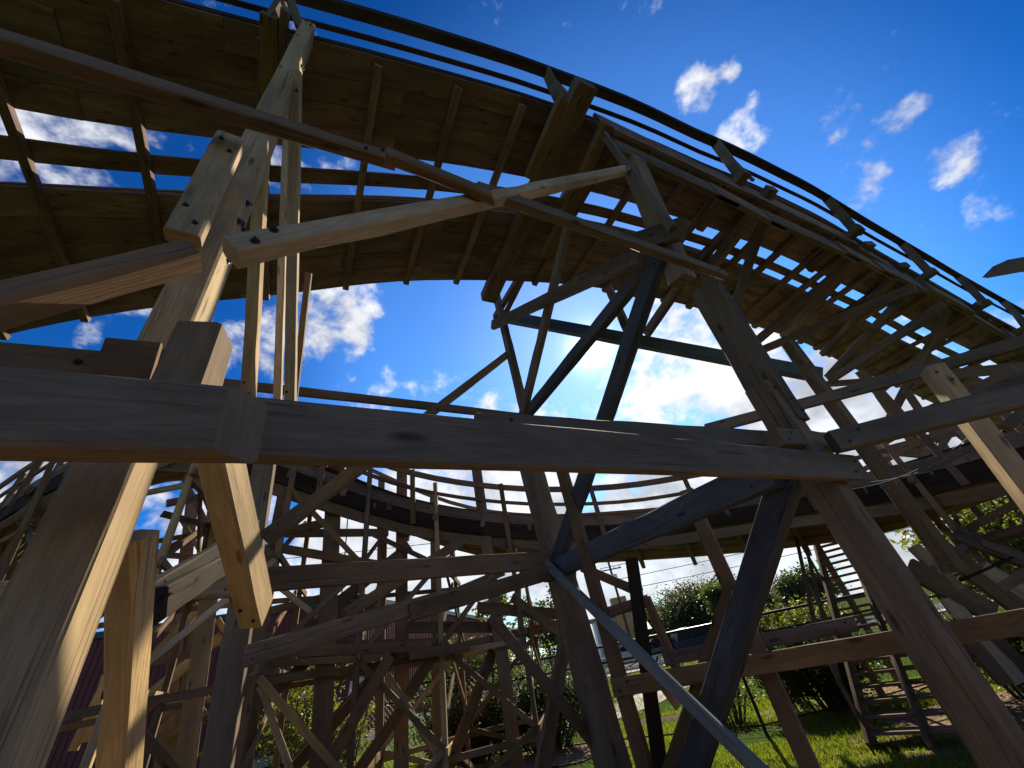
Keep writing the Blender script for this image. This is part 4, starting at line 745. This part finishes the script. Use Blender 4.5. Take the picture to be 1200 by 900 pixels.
tree('dark leafy tree behind the foot of the centre node', *polar(-2.0, 22), 4.6, 1.8, 1.0, 60, 60, .2, 'dark', .1)
GT = 'trees across the road'
tree('broad dark tree mass across the road, biggest of the far trees', *polar(17.0, 62), 6.2, 7.0, .8, 220, 190, .30, 'far', .4, GT)
tree('dark tree at the left end of the far tree row, lower than its neighbour', *polar(11.8, 66), 4.9, 4.6, .6, 120, 150, .30, 'far', .35, GT)
tree('light green tree tip rising at the right end of the big tree mass', *polar(19.6, 50), 5.6, 2.0, 2.0, 60, 110, .26, 'mid', .3, GT)
tree('grey-green tree left of the staircase, seen over the fence rail', *polar(28.2, 46), 4.5, 2.8, .8, 130, 150, .26, 'far', .3, GT)
tree('small dark tree peeping out right of the thick dark diagonal', *polar(23.6, 55), 4.0, 2.6, .6, 90, 120, .28, 'far', .3, GT)
tree('sunlit leafy tree at the right edge under the walkway', *polar(44.0, 15), 3.4, 2.0, .4, 90, 70, .16, 'yellow', .12)
tree('bushy green tree at the far right edge, taller than the sunlit one', *polar(49, 17), 4.3, 2.4, .6, 100, 80, .18, 'mid', .14)
shrub('dark shaded bush at the lower right behind the crossing braces', *polar(39, 10.5), 1.25, 1.4, .7, 70, 60, .09, 'dark', .0)
# grass
def grass(name, n, f, h, m):
    P = np.array([f() for _ in range(n)]); hh = h * rng.uniform(.5, 1.3, n); a = rng.uniform(0, 6.28, n); w = .006 + .004 * rng.random(n); ln = rng.normal(size=(n, 2)) * .45 * hh[:, None]
    z = np.zeros(n); dx, dy = np.cos(a) * w, np.sin(a) * w
    V = np.stack([np.stack([P[:, 0] - dx, P[:, 1] - dy, z], 1), np.stack([P[:, 0] + dx, P[:, 1] + dy, z], 1), np.stack([P[:, 0] + ln[:, 0], P[:, 1] + ln[:, 1], hh], 1)], 1).reshape(-1, 3)
    me = bpy.data.meshes.new(name); F = np.arange(3 * n, dtype=np.int32); me.vertices.add(3 * n); me.vertices.foreach_set('co', V.astype(np.float32).ravel()); me.loops.add(3 * n); me.loops.foreach_set('vertex_index', F); me.polygons.add(n); me.polygons.foreach_set('loop_start', F[::3]); me.update(calc_edges=True)
    me.materials.append(m); return tag(link(name, me), None, None, None, 'stuff')
GM = leafy('grass blade', (.06, .105, .012), (.14, .17, .03), .5)
def wedge(b0, b1, r0, r1):
    def f():
        while True:
            b, r = rng.uniform(b0, b1), math.sqrt(rng.uniform(r0 * r0, r1 * r1)); x, y = polar(b, r)
            if math.sin(x * 1.9 + 1.3 * math.sin(y * 1.1)) + math.sin(y * 2.3 + x) > -.9 and not (4.4 < x < 8.2 and 5.6 < y < 8.6): return x, y
    return f
grass('grass', 60000, wedge(2, 45, 6.2, 13.2), .05, GM); grass('grass', 16000, wedge(-34, -18, 8, 16), .08, GM); grass('grass', 14000, wedge(4, 30, 13.2, 30), .11, GM)
# ------------------------------------------------------------------ chain link fence
fe = empty('chain_link_fence', (0, 10, 0), 'black chain link fence with a top rail at eye level behind the trestles', 'fence')
FP = [(-6.5, 12.6), (-4.2, 12.0), (-1.8, 11.2), (.6, 10.2), (2.97, 8.95), (5.3, 9.35), (7.7, 9.9), (10.2, 10.5)]
for (x, y) in FP: MB().tube([(x, y, 0), (x, y, 1.66)], .03, 8).tube([(x, y, 1.66), (x, y, 1.69)], .036, 8).build('fence_post', [M['blackmetal']], fe)
for i in range(len(FP) - 1):
    a, b = FP[i], FP[i + 1]
    MB().tube([(*a, 1.6), (*b, 1.6)], .024, 8).build('rail', [M['blackmetal']], fe); MB().tube([(*a, 1.32), (*b, 1.32)], .02, 6).build('rail', [M['blackmetal']], fe); MB().tube([(*a, .12), (*b, .12)], .012, 6).build('rail', [M['blackmetal']], fe)
    L = math.dist(a, b); w_ = MB(); n = int((L + 1.5) / .13)
    for k in range(n):
        for sg in (1, -1):
            s0 = k * .13 - (1.5 if sg > 0 else 0); s1 = s0 + sg * 1.5; z0, z1 = .1, 1.6
            if s0 < 0: z0 += -s0; s0 = 0
            if s1 > L: z1 -= (s1 - L); s1 = L
            if s1 < 0: z1 -= -s1; s1 = 0
            if s0 > L: z0 += s0 - L; s0 = L
            if z1 - z0 < .05: continue
            p = lambda s, z: (a[0] + (b[0] - a[0]) * s / L, a[1] + (b[1] - a[1]) * s / L, z)
            w_.tube([p(s0, z0), p(s1, z1)], .0022, 3)
    tag(w_.build('chain_mesh', [M['blackmetal']], fe), kind='stuff')
# ------------------------------------------------------------------ staircase
st = empty('staircase', (4.5, 7.2, 0), 'open wooden staircase climbing away between the low plank rail and the right post', 'staircase')
B0 = Vector((*polar(30.8, 7.9), 0)); B1 = Vector((*polar(34.0, 12.0), 2.72)); ax = Vector((B1.x - B0.x, B1.y - B0.y, 0)).normalized(); sx = Vector((ax.y, -ax.x, 0)); HW = .58
nT = 21
for s, w in ((-HW, .05), (0.02, .05), (HW, .05)):
    timber(st, 'stringer', B0 + sx * s - ax * .12 + Vector((0, 0, -.02)), B1 + sx * s, .28, w, sx, 'brown' if s < HW else 'new')
for k in range(nT):
    f = (k + .6) / nT; c = B0.lerp(B1, f) + Vector((0, 0, .06))
    MB().prism(c - sx * (HW + .03), c + sx * (HW + .03), (0, 0, 1), .22, .035).build('tread', M['old'], st)
for s in (-HW - .05, HW + .05):
    for f in (.05, .36, .68, 1.0):
        c = B0.lerp(B1, f) + sx * s; timber(st, 'baluster', c - Vector((0, 0, .15)), c + Vector((0, 0, 1.02)), .09, .04, sx, 'old')
    for dz in (.55, 1.0): timber(st, 'stair_rail', B0.lerp(B1, .03) + sx * s + Vector((0, 0, dz)), B1 + sx * s + Vector((0, 0, dz)), .09, .04, sx, 'grey' if dz < .9 else 'old')
for s in (-HW, HW):
    c = B1 + sx * s; timber(st, 'post', Vector((c.x, c.y, 0)), c + Vector((0, 0, .1)), .12, .12, sx, 'brown')
    c = B0.lerp(B1, .5) + sx * s; timber(st, 'post', Vector((c.x, c.y, 0)), c, .10, .10, sx, 'brown')
# ------------------------------------------------------------------ purple metal building
bd = empty('metal_building', (-12, 25, 0), 'long maroon metal-sided building with a dark green eave behind the trestles', 'building')
M['siding'] = plain('maroon siding', (.12, .02, .014), .6, 0, .15, 1.); M['eave'] = plain('dark green trim', (.02, .035, .032), .5); M['roof'] = plain('metal roof', (.20, .21, .22), .45, .5, .15, 2.)
bc = [(-27.5, 14.5), (-9.4, 20.4), (-6.6, 43.5)]; EH = 5.3
for (a, b) in ((bc[0], bc[1]), (bc[1], bc[2])):
    L = math.dist(a, b); d = Vector((b[0] - a[0], b[1] - a[1], 0)) / L; nrm = Vector((d.y, -d.x, 0)); o = Vector((*a, 0))
    npan = int(L / .9)
    for k in range(npan):
        s = MB(); x0 = L * k / npan; x1 = L * (k + 1) / npan; prof = []
        for j in range(4):
            q = x0 + (x1 - x0) * j / 4; h = (x1 - x0) / 4; prof += [(q, 0), (q + h * .62, 0), (q + h * .70, .035), (q + h * .92, .035)]
        prof.append((x1, 0)); bb = len(s.v)
        for (q, dd) in prof:
            p = o + d * q + nrm * (dd + .02); s.v += [p, p + Vector((0, 0, EH))]
        for j in range(len(prof) - 1): s.quad((bb + 2 * j, bb + 2 * j + 2, bb + 2 * j + 3, bb + 2 * j + 1), ((0, 0), (1, 0), (1, 1), (0, 1)))
        s.build('siding_panel', [M['siding']], bd)
    MB().prism(o + Vector((0, 0, EH + .10)) + nrm * .08, o + d * L + Vector((0, 0, EH + .10)) + nrm * .08, nrm, .26, .16).build('eave_trim', [M['eave'], M['eave']], bd)
    MB().prism(o + Vector((0, 0, .15)) + nrm * .06, o + d * L + Vector((0, 0, .15)) + nrm * .06, nrm, .3, .06).build('base_trim', [M['concrete'], M['concrete']], bd)
s = MB(); q = [Vector((*c, EH)) for c in bc] + [Vector((-24.5, 46, EH)), Vector((-33, 26, EH))]; rg = [Vector((-20, 25, EH + 1.0)), Vector((-15.5, 44, EH + 1.0))]
s.v = q + rg; s.quad((0, 1, 5), [(0, 0)] * 3); s.quad((1, 2, 6, 5), [(0, 0)] * 4); s.quad((2, 3, 6), [(0, 0)] * 3); s.quad((3, 4, 5, 6), [(0, 0)] * 4); s.quad((4, 0, 5), [(0, 0)] * 3); s.build('roof', [M['roof']], bd)
s = MB(); a = Vector((*bc[1], 0)); d = (Vector((*bc[0], 0)) - a).normalized(); n = Vector((-d.y, d.x, 0)); n = n if n.y < 0 else -n
for (f, w, h, z) in ((1.6, 1.1, 2.1, 1.05),):
    c = a + d * f + n * .09; dr = MB().prism(c + Vector((0, 0, z - h / 2)), c + Vector((0, 0, z + h / 2)), n, w, .06).build('door', [M['blackmetal'], M['blackmetal']], bd)
    MB().tube([c + d * w * .4 + n * .05 + Vector((0, 0, 1.0)), c + d * w * .4 + n * .1 + Vector((0, 0, 1.0)), c + d * w * .34 + n * .1 + Vector((0, 0, 1.0))], .02, 6).build('handle', [M['steel']], dr)
wm = MB(); c = Vector((*bc[1], 0)) + Vector((.3, -.05, 0)); wm.tube([c + Vector((0, 0, EH)), c + Vector((0, 0, .1))], .05, 8).build('downpipe', [M['steel']], bd)
# folded awning poles / ladder and trolley by the wall
ld = empty('step_ladder', (*polar(-25.2, 15), 0), 'pale aluminium step ladder standing by the maroon wall, seen between the braces', 'ladder'); x, y = polar(-25.2, 15)
for s_ in (-.22, .22):
    MB().prism((x + s_, y, 0), (x + s_ * .75, y + .45, 2.0), (0, -1, 0), .07, .03).build('leg', [M['steel'], M['steel']], ld); MB().prism((x + s_, y + .95, 0), (x + s_ * .75, y + .5, 2.0), (0, 1, 0), .05, .025).build('leg', [M['steel'], M['steel']], ld)
for k in range(1, 7): MB().prism((x - .2, y + .45 * k / 7, 2.0 * k / 7), (x + .2, y + .45 * k / 7, 2.0 * k / 7), (0, 0, 1), .09, .03).build('rung', [M['steel'], M['steel']], ld)
# ------------------------------------------------------------------ roadside: kiosk, poles, wires, vehicles
M['orange'] = plain('orange render', (.52, .27, .09), .8, 0, .08, 3.); M['white'] = plain('white paint', (.55, .54, .52), .5, 0, .04, 2.); M['teal'] = plain('teal canvas', (.03, .22, .20), .6); M['glass'] = plain('dark glass', (.015, .018, .02), .55, 0, 0, 4., .05)
kb = empty('roadside_building', (*polar(6.9, 52), 0), 'small orange and white building with a teal awning across the road', 'building'); x, y = polar(6.6, 52)
def bx(name, c, s, m, parent, b=.0):
    return MB().prism((c[0], c[1], c[2] - s[2] / 2), (c[0], c[1], c[2] + s[2] / 2), (0, -1, 0), s[0], s[1], b or None).build(name, [m, m], parent)
bx('wall', (x, y + 2, 2.0), (4.6, 4, 4.0), M['white'], kb); bx('tower', (x + 1.0, y - .2, 2.9), (1.7, 1.6, 5.8), M['orange'], kb); bx('roof', (x - .2, y + 2, 4.14), (5.2, 4.6, .25), M['roof'], kb)
w0 = bx('window', (x - 1.1, y - .03, 1.9), (1.3, .08, 1.2), M['white'], kb); bx('pane', (x - 1.1, y - .09, 1.9), (1.1, .04, 1.0), M['glass'], w0)
s = MB(); s.poly_extrude([(x + 1.6, y - .1, 3.0), (x + 1.6, y - 1.6, 2.3), (x + 1.6, y - .1, 2.3)], (1.9, 0, 0)); s.build('awning', [M['teal']], kb)
up_ = empty('utility_pole', (*polar(7.9, 44), 0), 'leaning-looking utility pole with a crossarm beside the orange building', 'utility pole'); x, y = polar(7.9, 44)
MB().tube([(x, y, 0), (x, y, 8.4)], [.16, .11], 10).build('pole', [M['bark']], up_); MB().prism((x - 1.1, y, 7.7), (x + 1.1, y, 7.7), (0, 0, 1), .12, .1).build('crossarm', [M['bark'], M['bark']], up_)
MB().tube([(x + .28, y, 6.4), (x + .28, y, 7.2)], .2, 10).build('transformer', [M['steel']], up_)
for dx in (-.95, .4, .95): MB().tube([(x + dx, y, 7.75), (x + dx, y, 7.95)], .04, 8).build('insulator', [M['steel']], up_)
u2 = (62., 37.)
for k, (dx, zz, lab) in enumerate(((-.95, 7.95, 'topmost of the three power lines above the far trees'), (.4, 6.7, 'middle one of the three power lines above the far trees'), (.95, 5.7, 'lowest of the three power lines, just over the far tree tops'))):
    pts = []
    for j in range(17):
        f = j / 16; pts.append((x + dx + (u2[0] - x) * f, y + (u2[1] - y) * f, zz + 1.2 * f - 2.0 * f * (1 - f)))
    o = MB().tube(pts, .028, 5).build('power_line', [M['wire']]); tag(o, lab, 'power line', 'power lines along the road')
for k, (z0, z1, lab) in enumerate(((13.6, 10.6, 'upper overhead wire crossing the clouds under the long beam'), (11.6, 8.6, 'lower overhead wire crossing the clouds behind the hand rails'))):
    pts = [(-34 + 70 * j / 20, 34 + 5 * j / 20, z0 + (z1 - z0) * j / 20 - 4.5 * (j / 20) * (1 - j / 20)) for j in range(21)]
    tag(MB().tube(pts, .03, 5).build('overhead_wire', [M['wire']]), lab, 'wire', 'overhead wires behind the track')
def car(label, b, r, rot, L, Wd, H, paint, tall, group='vehicles parked across the road'):
    x, y = polar(b, r); o = empty('parked_car', (x, y, .01), label, 'car', group); o.rotation_euler[2] = rot
    def lk(mb, nm, ms, par=o):
        me = mb.mesh(nm); me.materials.clear()
        for q in ms: me.materials.append(q)
        c = bpy.data.objects.new(nm, me); col.objects.link(c); c.parent = par; return c
    hb = .95 if tall else .8
    lo = [(-L / 2, .35), (-L / 2 + .03, .62), (-L / 2 + .12, hb), (L / 2 - 1.15, hb), (L / 2 - .12, hb - .12), (L / 2, .55), (L / 2 - .05, .32)]
    s = MB(); s.poly_extrude([(px, -Wd / 2, pz) for px, pz in lo], (0, Wd, 0)); lk(s, 'body', [paint])
    hi = [(-L / 2 + (.15 if tall else .5), hb), (-L / 2 + (.35 if tall else 1.05), H - .08), (-L / 2 + 1.2, H), (L / 2 - 2.2, H - .03), (L / 2 - 1.15, hb)]
    s = MB(); s.poly_extrude([(px, -Wd / 2 + .1, pz) for px, pz in hi], (0, Wd - .2, 0)); cab = lk(s, 'cabin', [paint])
    inset = [(px * .97 + .0, hb + .06 + (pz - hb) * .86) for px, pz in hi]
    for sy in (-Wd / 2 + .095, Wd / 2 - .115):
        s = MB(); s.poly_extrude([(px, sy, pz) for px, pz in inset], (0, .02, 0)); lk(s, 'side_window', [M['glass']], cab)
    for px in (-L / 2 + .85, L / 2 - .85):
        for sy in (-Wd / 2 + .1, Wd / 2 - .1):
            s = MB(); s.tube([(px, sy - .1, .33), (px, sy + .1, .33)], .33, 18); wh = lk(s, 'wheel', [M['blackmetal']]); s = MB(); s.tube([(px, sy - .11, .33), (px, sy + .11, .33)], .19, 12); lk(s, 'rim', [M['steel']], wh)
    for sy in (-Wd / 2 + .3, Wd / 2 - .3):
        s = MB(); s.prism((L / 2 - .06, sy - .15, .66), (L / 2 - .06, sy + .15, .66), (1, 0, 0), .14, .06); lk(s, 'headlight', [M['white'], M['white']]); s = MB(); s.prism((-L / 2, sy - .12, .75), (-L / 2, sy + .12, .75), (1, 0, 0), .2, .05); lk(s, 'tail_light', [M['red'], M['red']])
    s = MB(); s.prism((L / 2 - .0, -Wd / 2 + .1, .42), (L / 2 - .0, Wd / 2 - .1, .42), (1, 0, 0), .2, .1); lk(s, 'bumper', [M['blackmetal'], M['blackmetal']])
    return o
M['red'] = plain('red lens', (.35, .01, .01), .25)
P1 = plain('dark blue car paint', (.012, .018, .04), .5, 0., 0, 4, .2); P2 = plain('charcoal car paint', (.03, .032, .036), .2, .2, 0, 4, .6); P3 = plain('silver car paint', (.42, .43, .44), .22, .5, 0, 4, .6)
car('dark blue SUV with a bright roof, right of the others across the road', 15.9, 37, R(4), 4.6, 1.85, 1.75, P1, True)
car('charcoal saloon car parked left of the dark SUV', 11.5, 38, R(6), 4.4, 1.75, 1.45, P2, False)
car('silver hatchback half hidden by the pale painted brace', 7.0, 38, R(172), 4.2, 1.75, 1.5, P3, True)
# roadside guard rail
gr = empty('guard_rail', (*polar(14, 26), 0), 'pale galvanised guard rail along the near side of the road', 'guard rail'); a, b = polar(4, 26.5), polar(22, 25)
for k in range(9):
    f = k / 8; x, y = a[0] + (b[0] - a[0]) * f, a[1] + (b[1] - a[1]) * f; MB().prism((x, y, 0), (x, y, .9), (0, -1, 0), .1, .08).build('post', [M['steel'], M['steel']], gr)
for z in (.42, .82): MB().prism((*a, z), (*b, z), (.1, -1, 0), .14, .05).build('rail', [M['steel'], M['steel']], gr)
# ------------------------------------------------------------------ festoon lights on the walkway
M['bulb'] = plain('unlit festoon bulb', (.05, .05, .05), .3)
for (A, B, lab) in [((3.837, 5.246, 2.693), (4.536, 3.928, 2.744), 'upper string of small unlit bulbs right of the thick post'), ((4.09, 5.052, 2.68), (4.433, 3.422, 2.66), 'lower string of small unlit bulbs reaching the sunlit post')]:
    A, B = Vector(A), Vector(B); fl = empty('string_light', A, lab, 'string lights', 'unlit festoon strings on the walkway'); pts = [A.lerp(B, j / 18) - Vector((0, 0, .5 * (j / 18) * (1 - j / 18))) for j in range(19)]
    MB().tube(pts, .005, 5).build('cable', [M['wire']], fl)
    for j in range(1, 18, 2): MB().tube([pts[j], pts[j] - Vector((0, 0, .03)), pts[j] - Vector((0, 0, .05)), pts[j] - Vector((0, 0, .075))], [.008, .009, .013, .004], 8).build('bulb', [M['bulb']], fl)
# hanging cable in the left trestles, board end poking in from the right
CAB = [(-4.077, 8.024, 4.851), (-4.07, 8.027, 4.133), (-4.065, 8.03, 3.329), (-4.064, 8.03, 2.821)]
tag(MB().tube(CAB, .012, 5).build('hanging_cable', [M['wire']]), 'thin black cable hanging between the two left trestle posts', 'cable')

# ------------------------------------------------------------------ added board wall, unseen behind the camera, shading the near timbers
M['shade_boards'] = wood('dark shade wall boards', (.018, .012, .008), (.032, .021, .013), .4, (.024, .018, .013))  # near-black so the added wall throws little light back
sw = tag(bpy.data.objects.new('added_shade_wall', None), kind='structure'); col.objects.link(sw)
for k in range(60):
    x = -15 + .5 * k; MB().prism((x + .25, -2.9 + .01 * (k % 2), 0), (x + .25, -2.9 + .01 * (k % 2), 2.5), (0, 1, 0), .495, .05).build('board', M['shade_boards'], sw)

ca = MB(); ca.poly_extrude([(10.998, 6.931, 6.821), (11.13, 6.718, 6.901), (11.244, 6.525, 6.85), (11.462, 6.134, 6.501), (11.352, 6.334, 6.182), (11.196, 6.607, 6.556)], (0, .05, .09)); tag(ca.build('canopy_corner', [M['brown'], M['brown']]), 'pointed dark corner of a canopy poking in at the right edge against the blue sky', 'canopy')
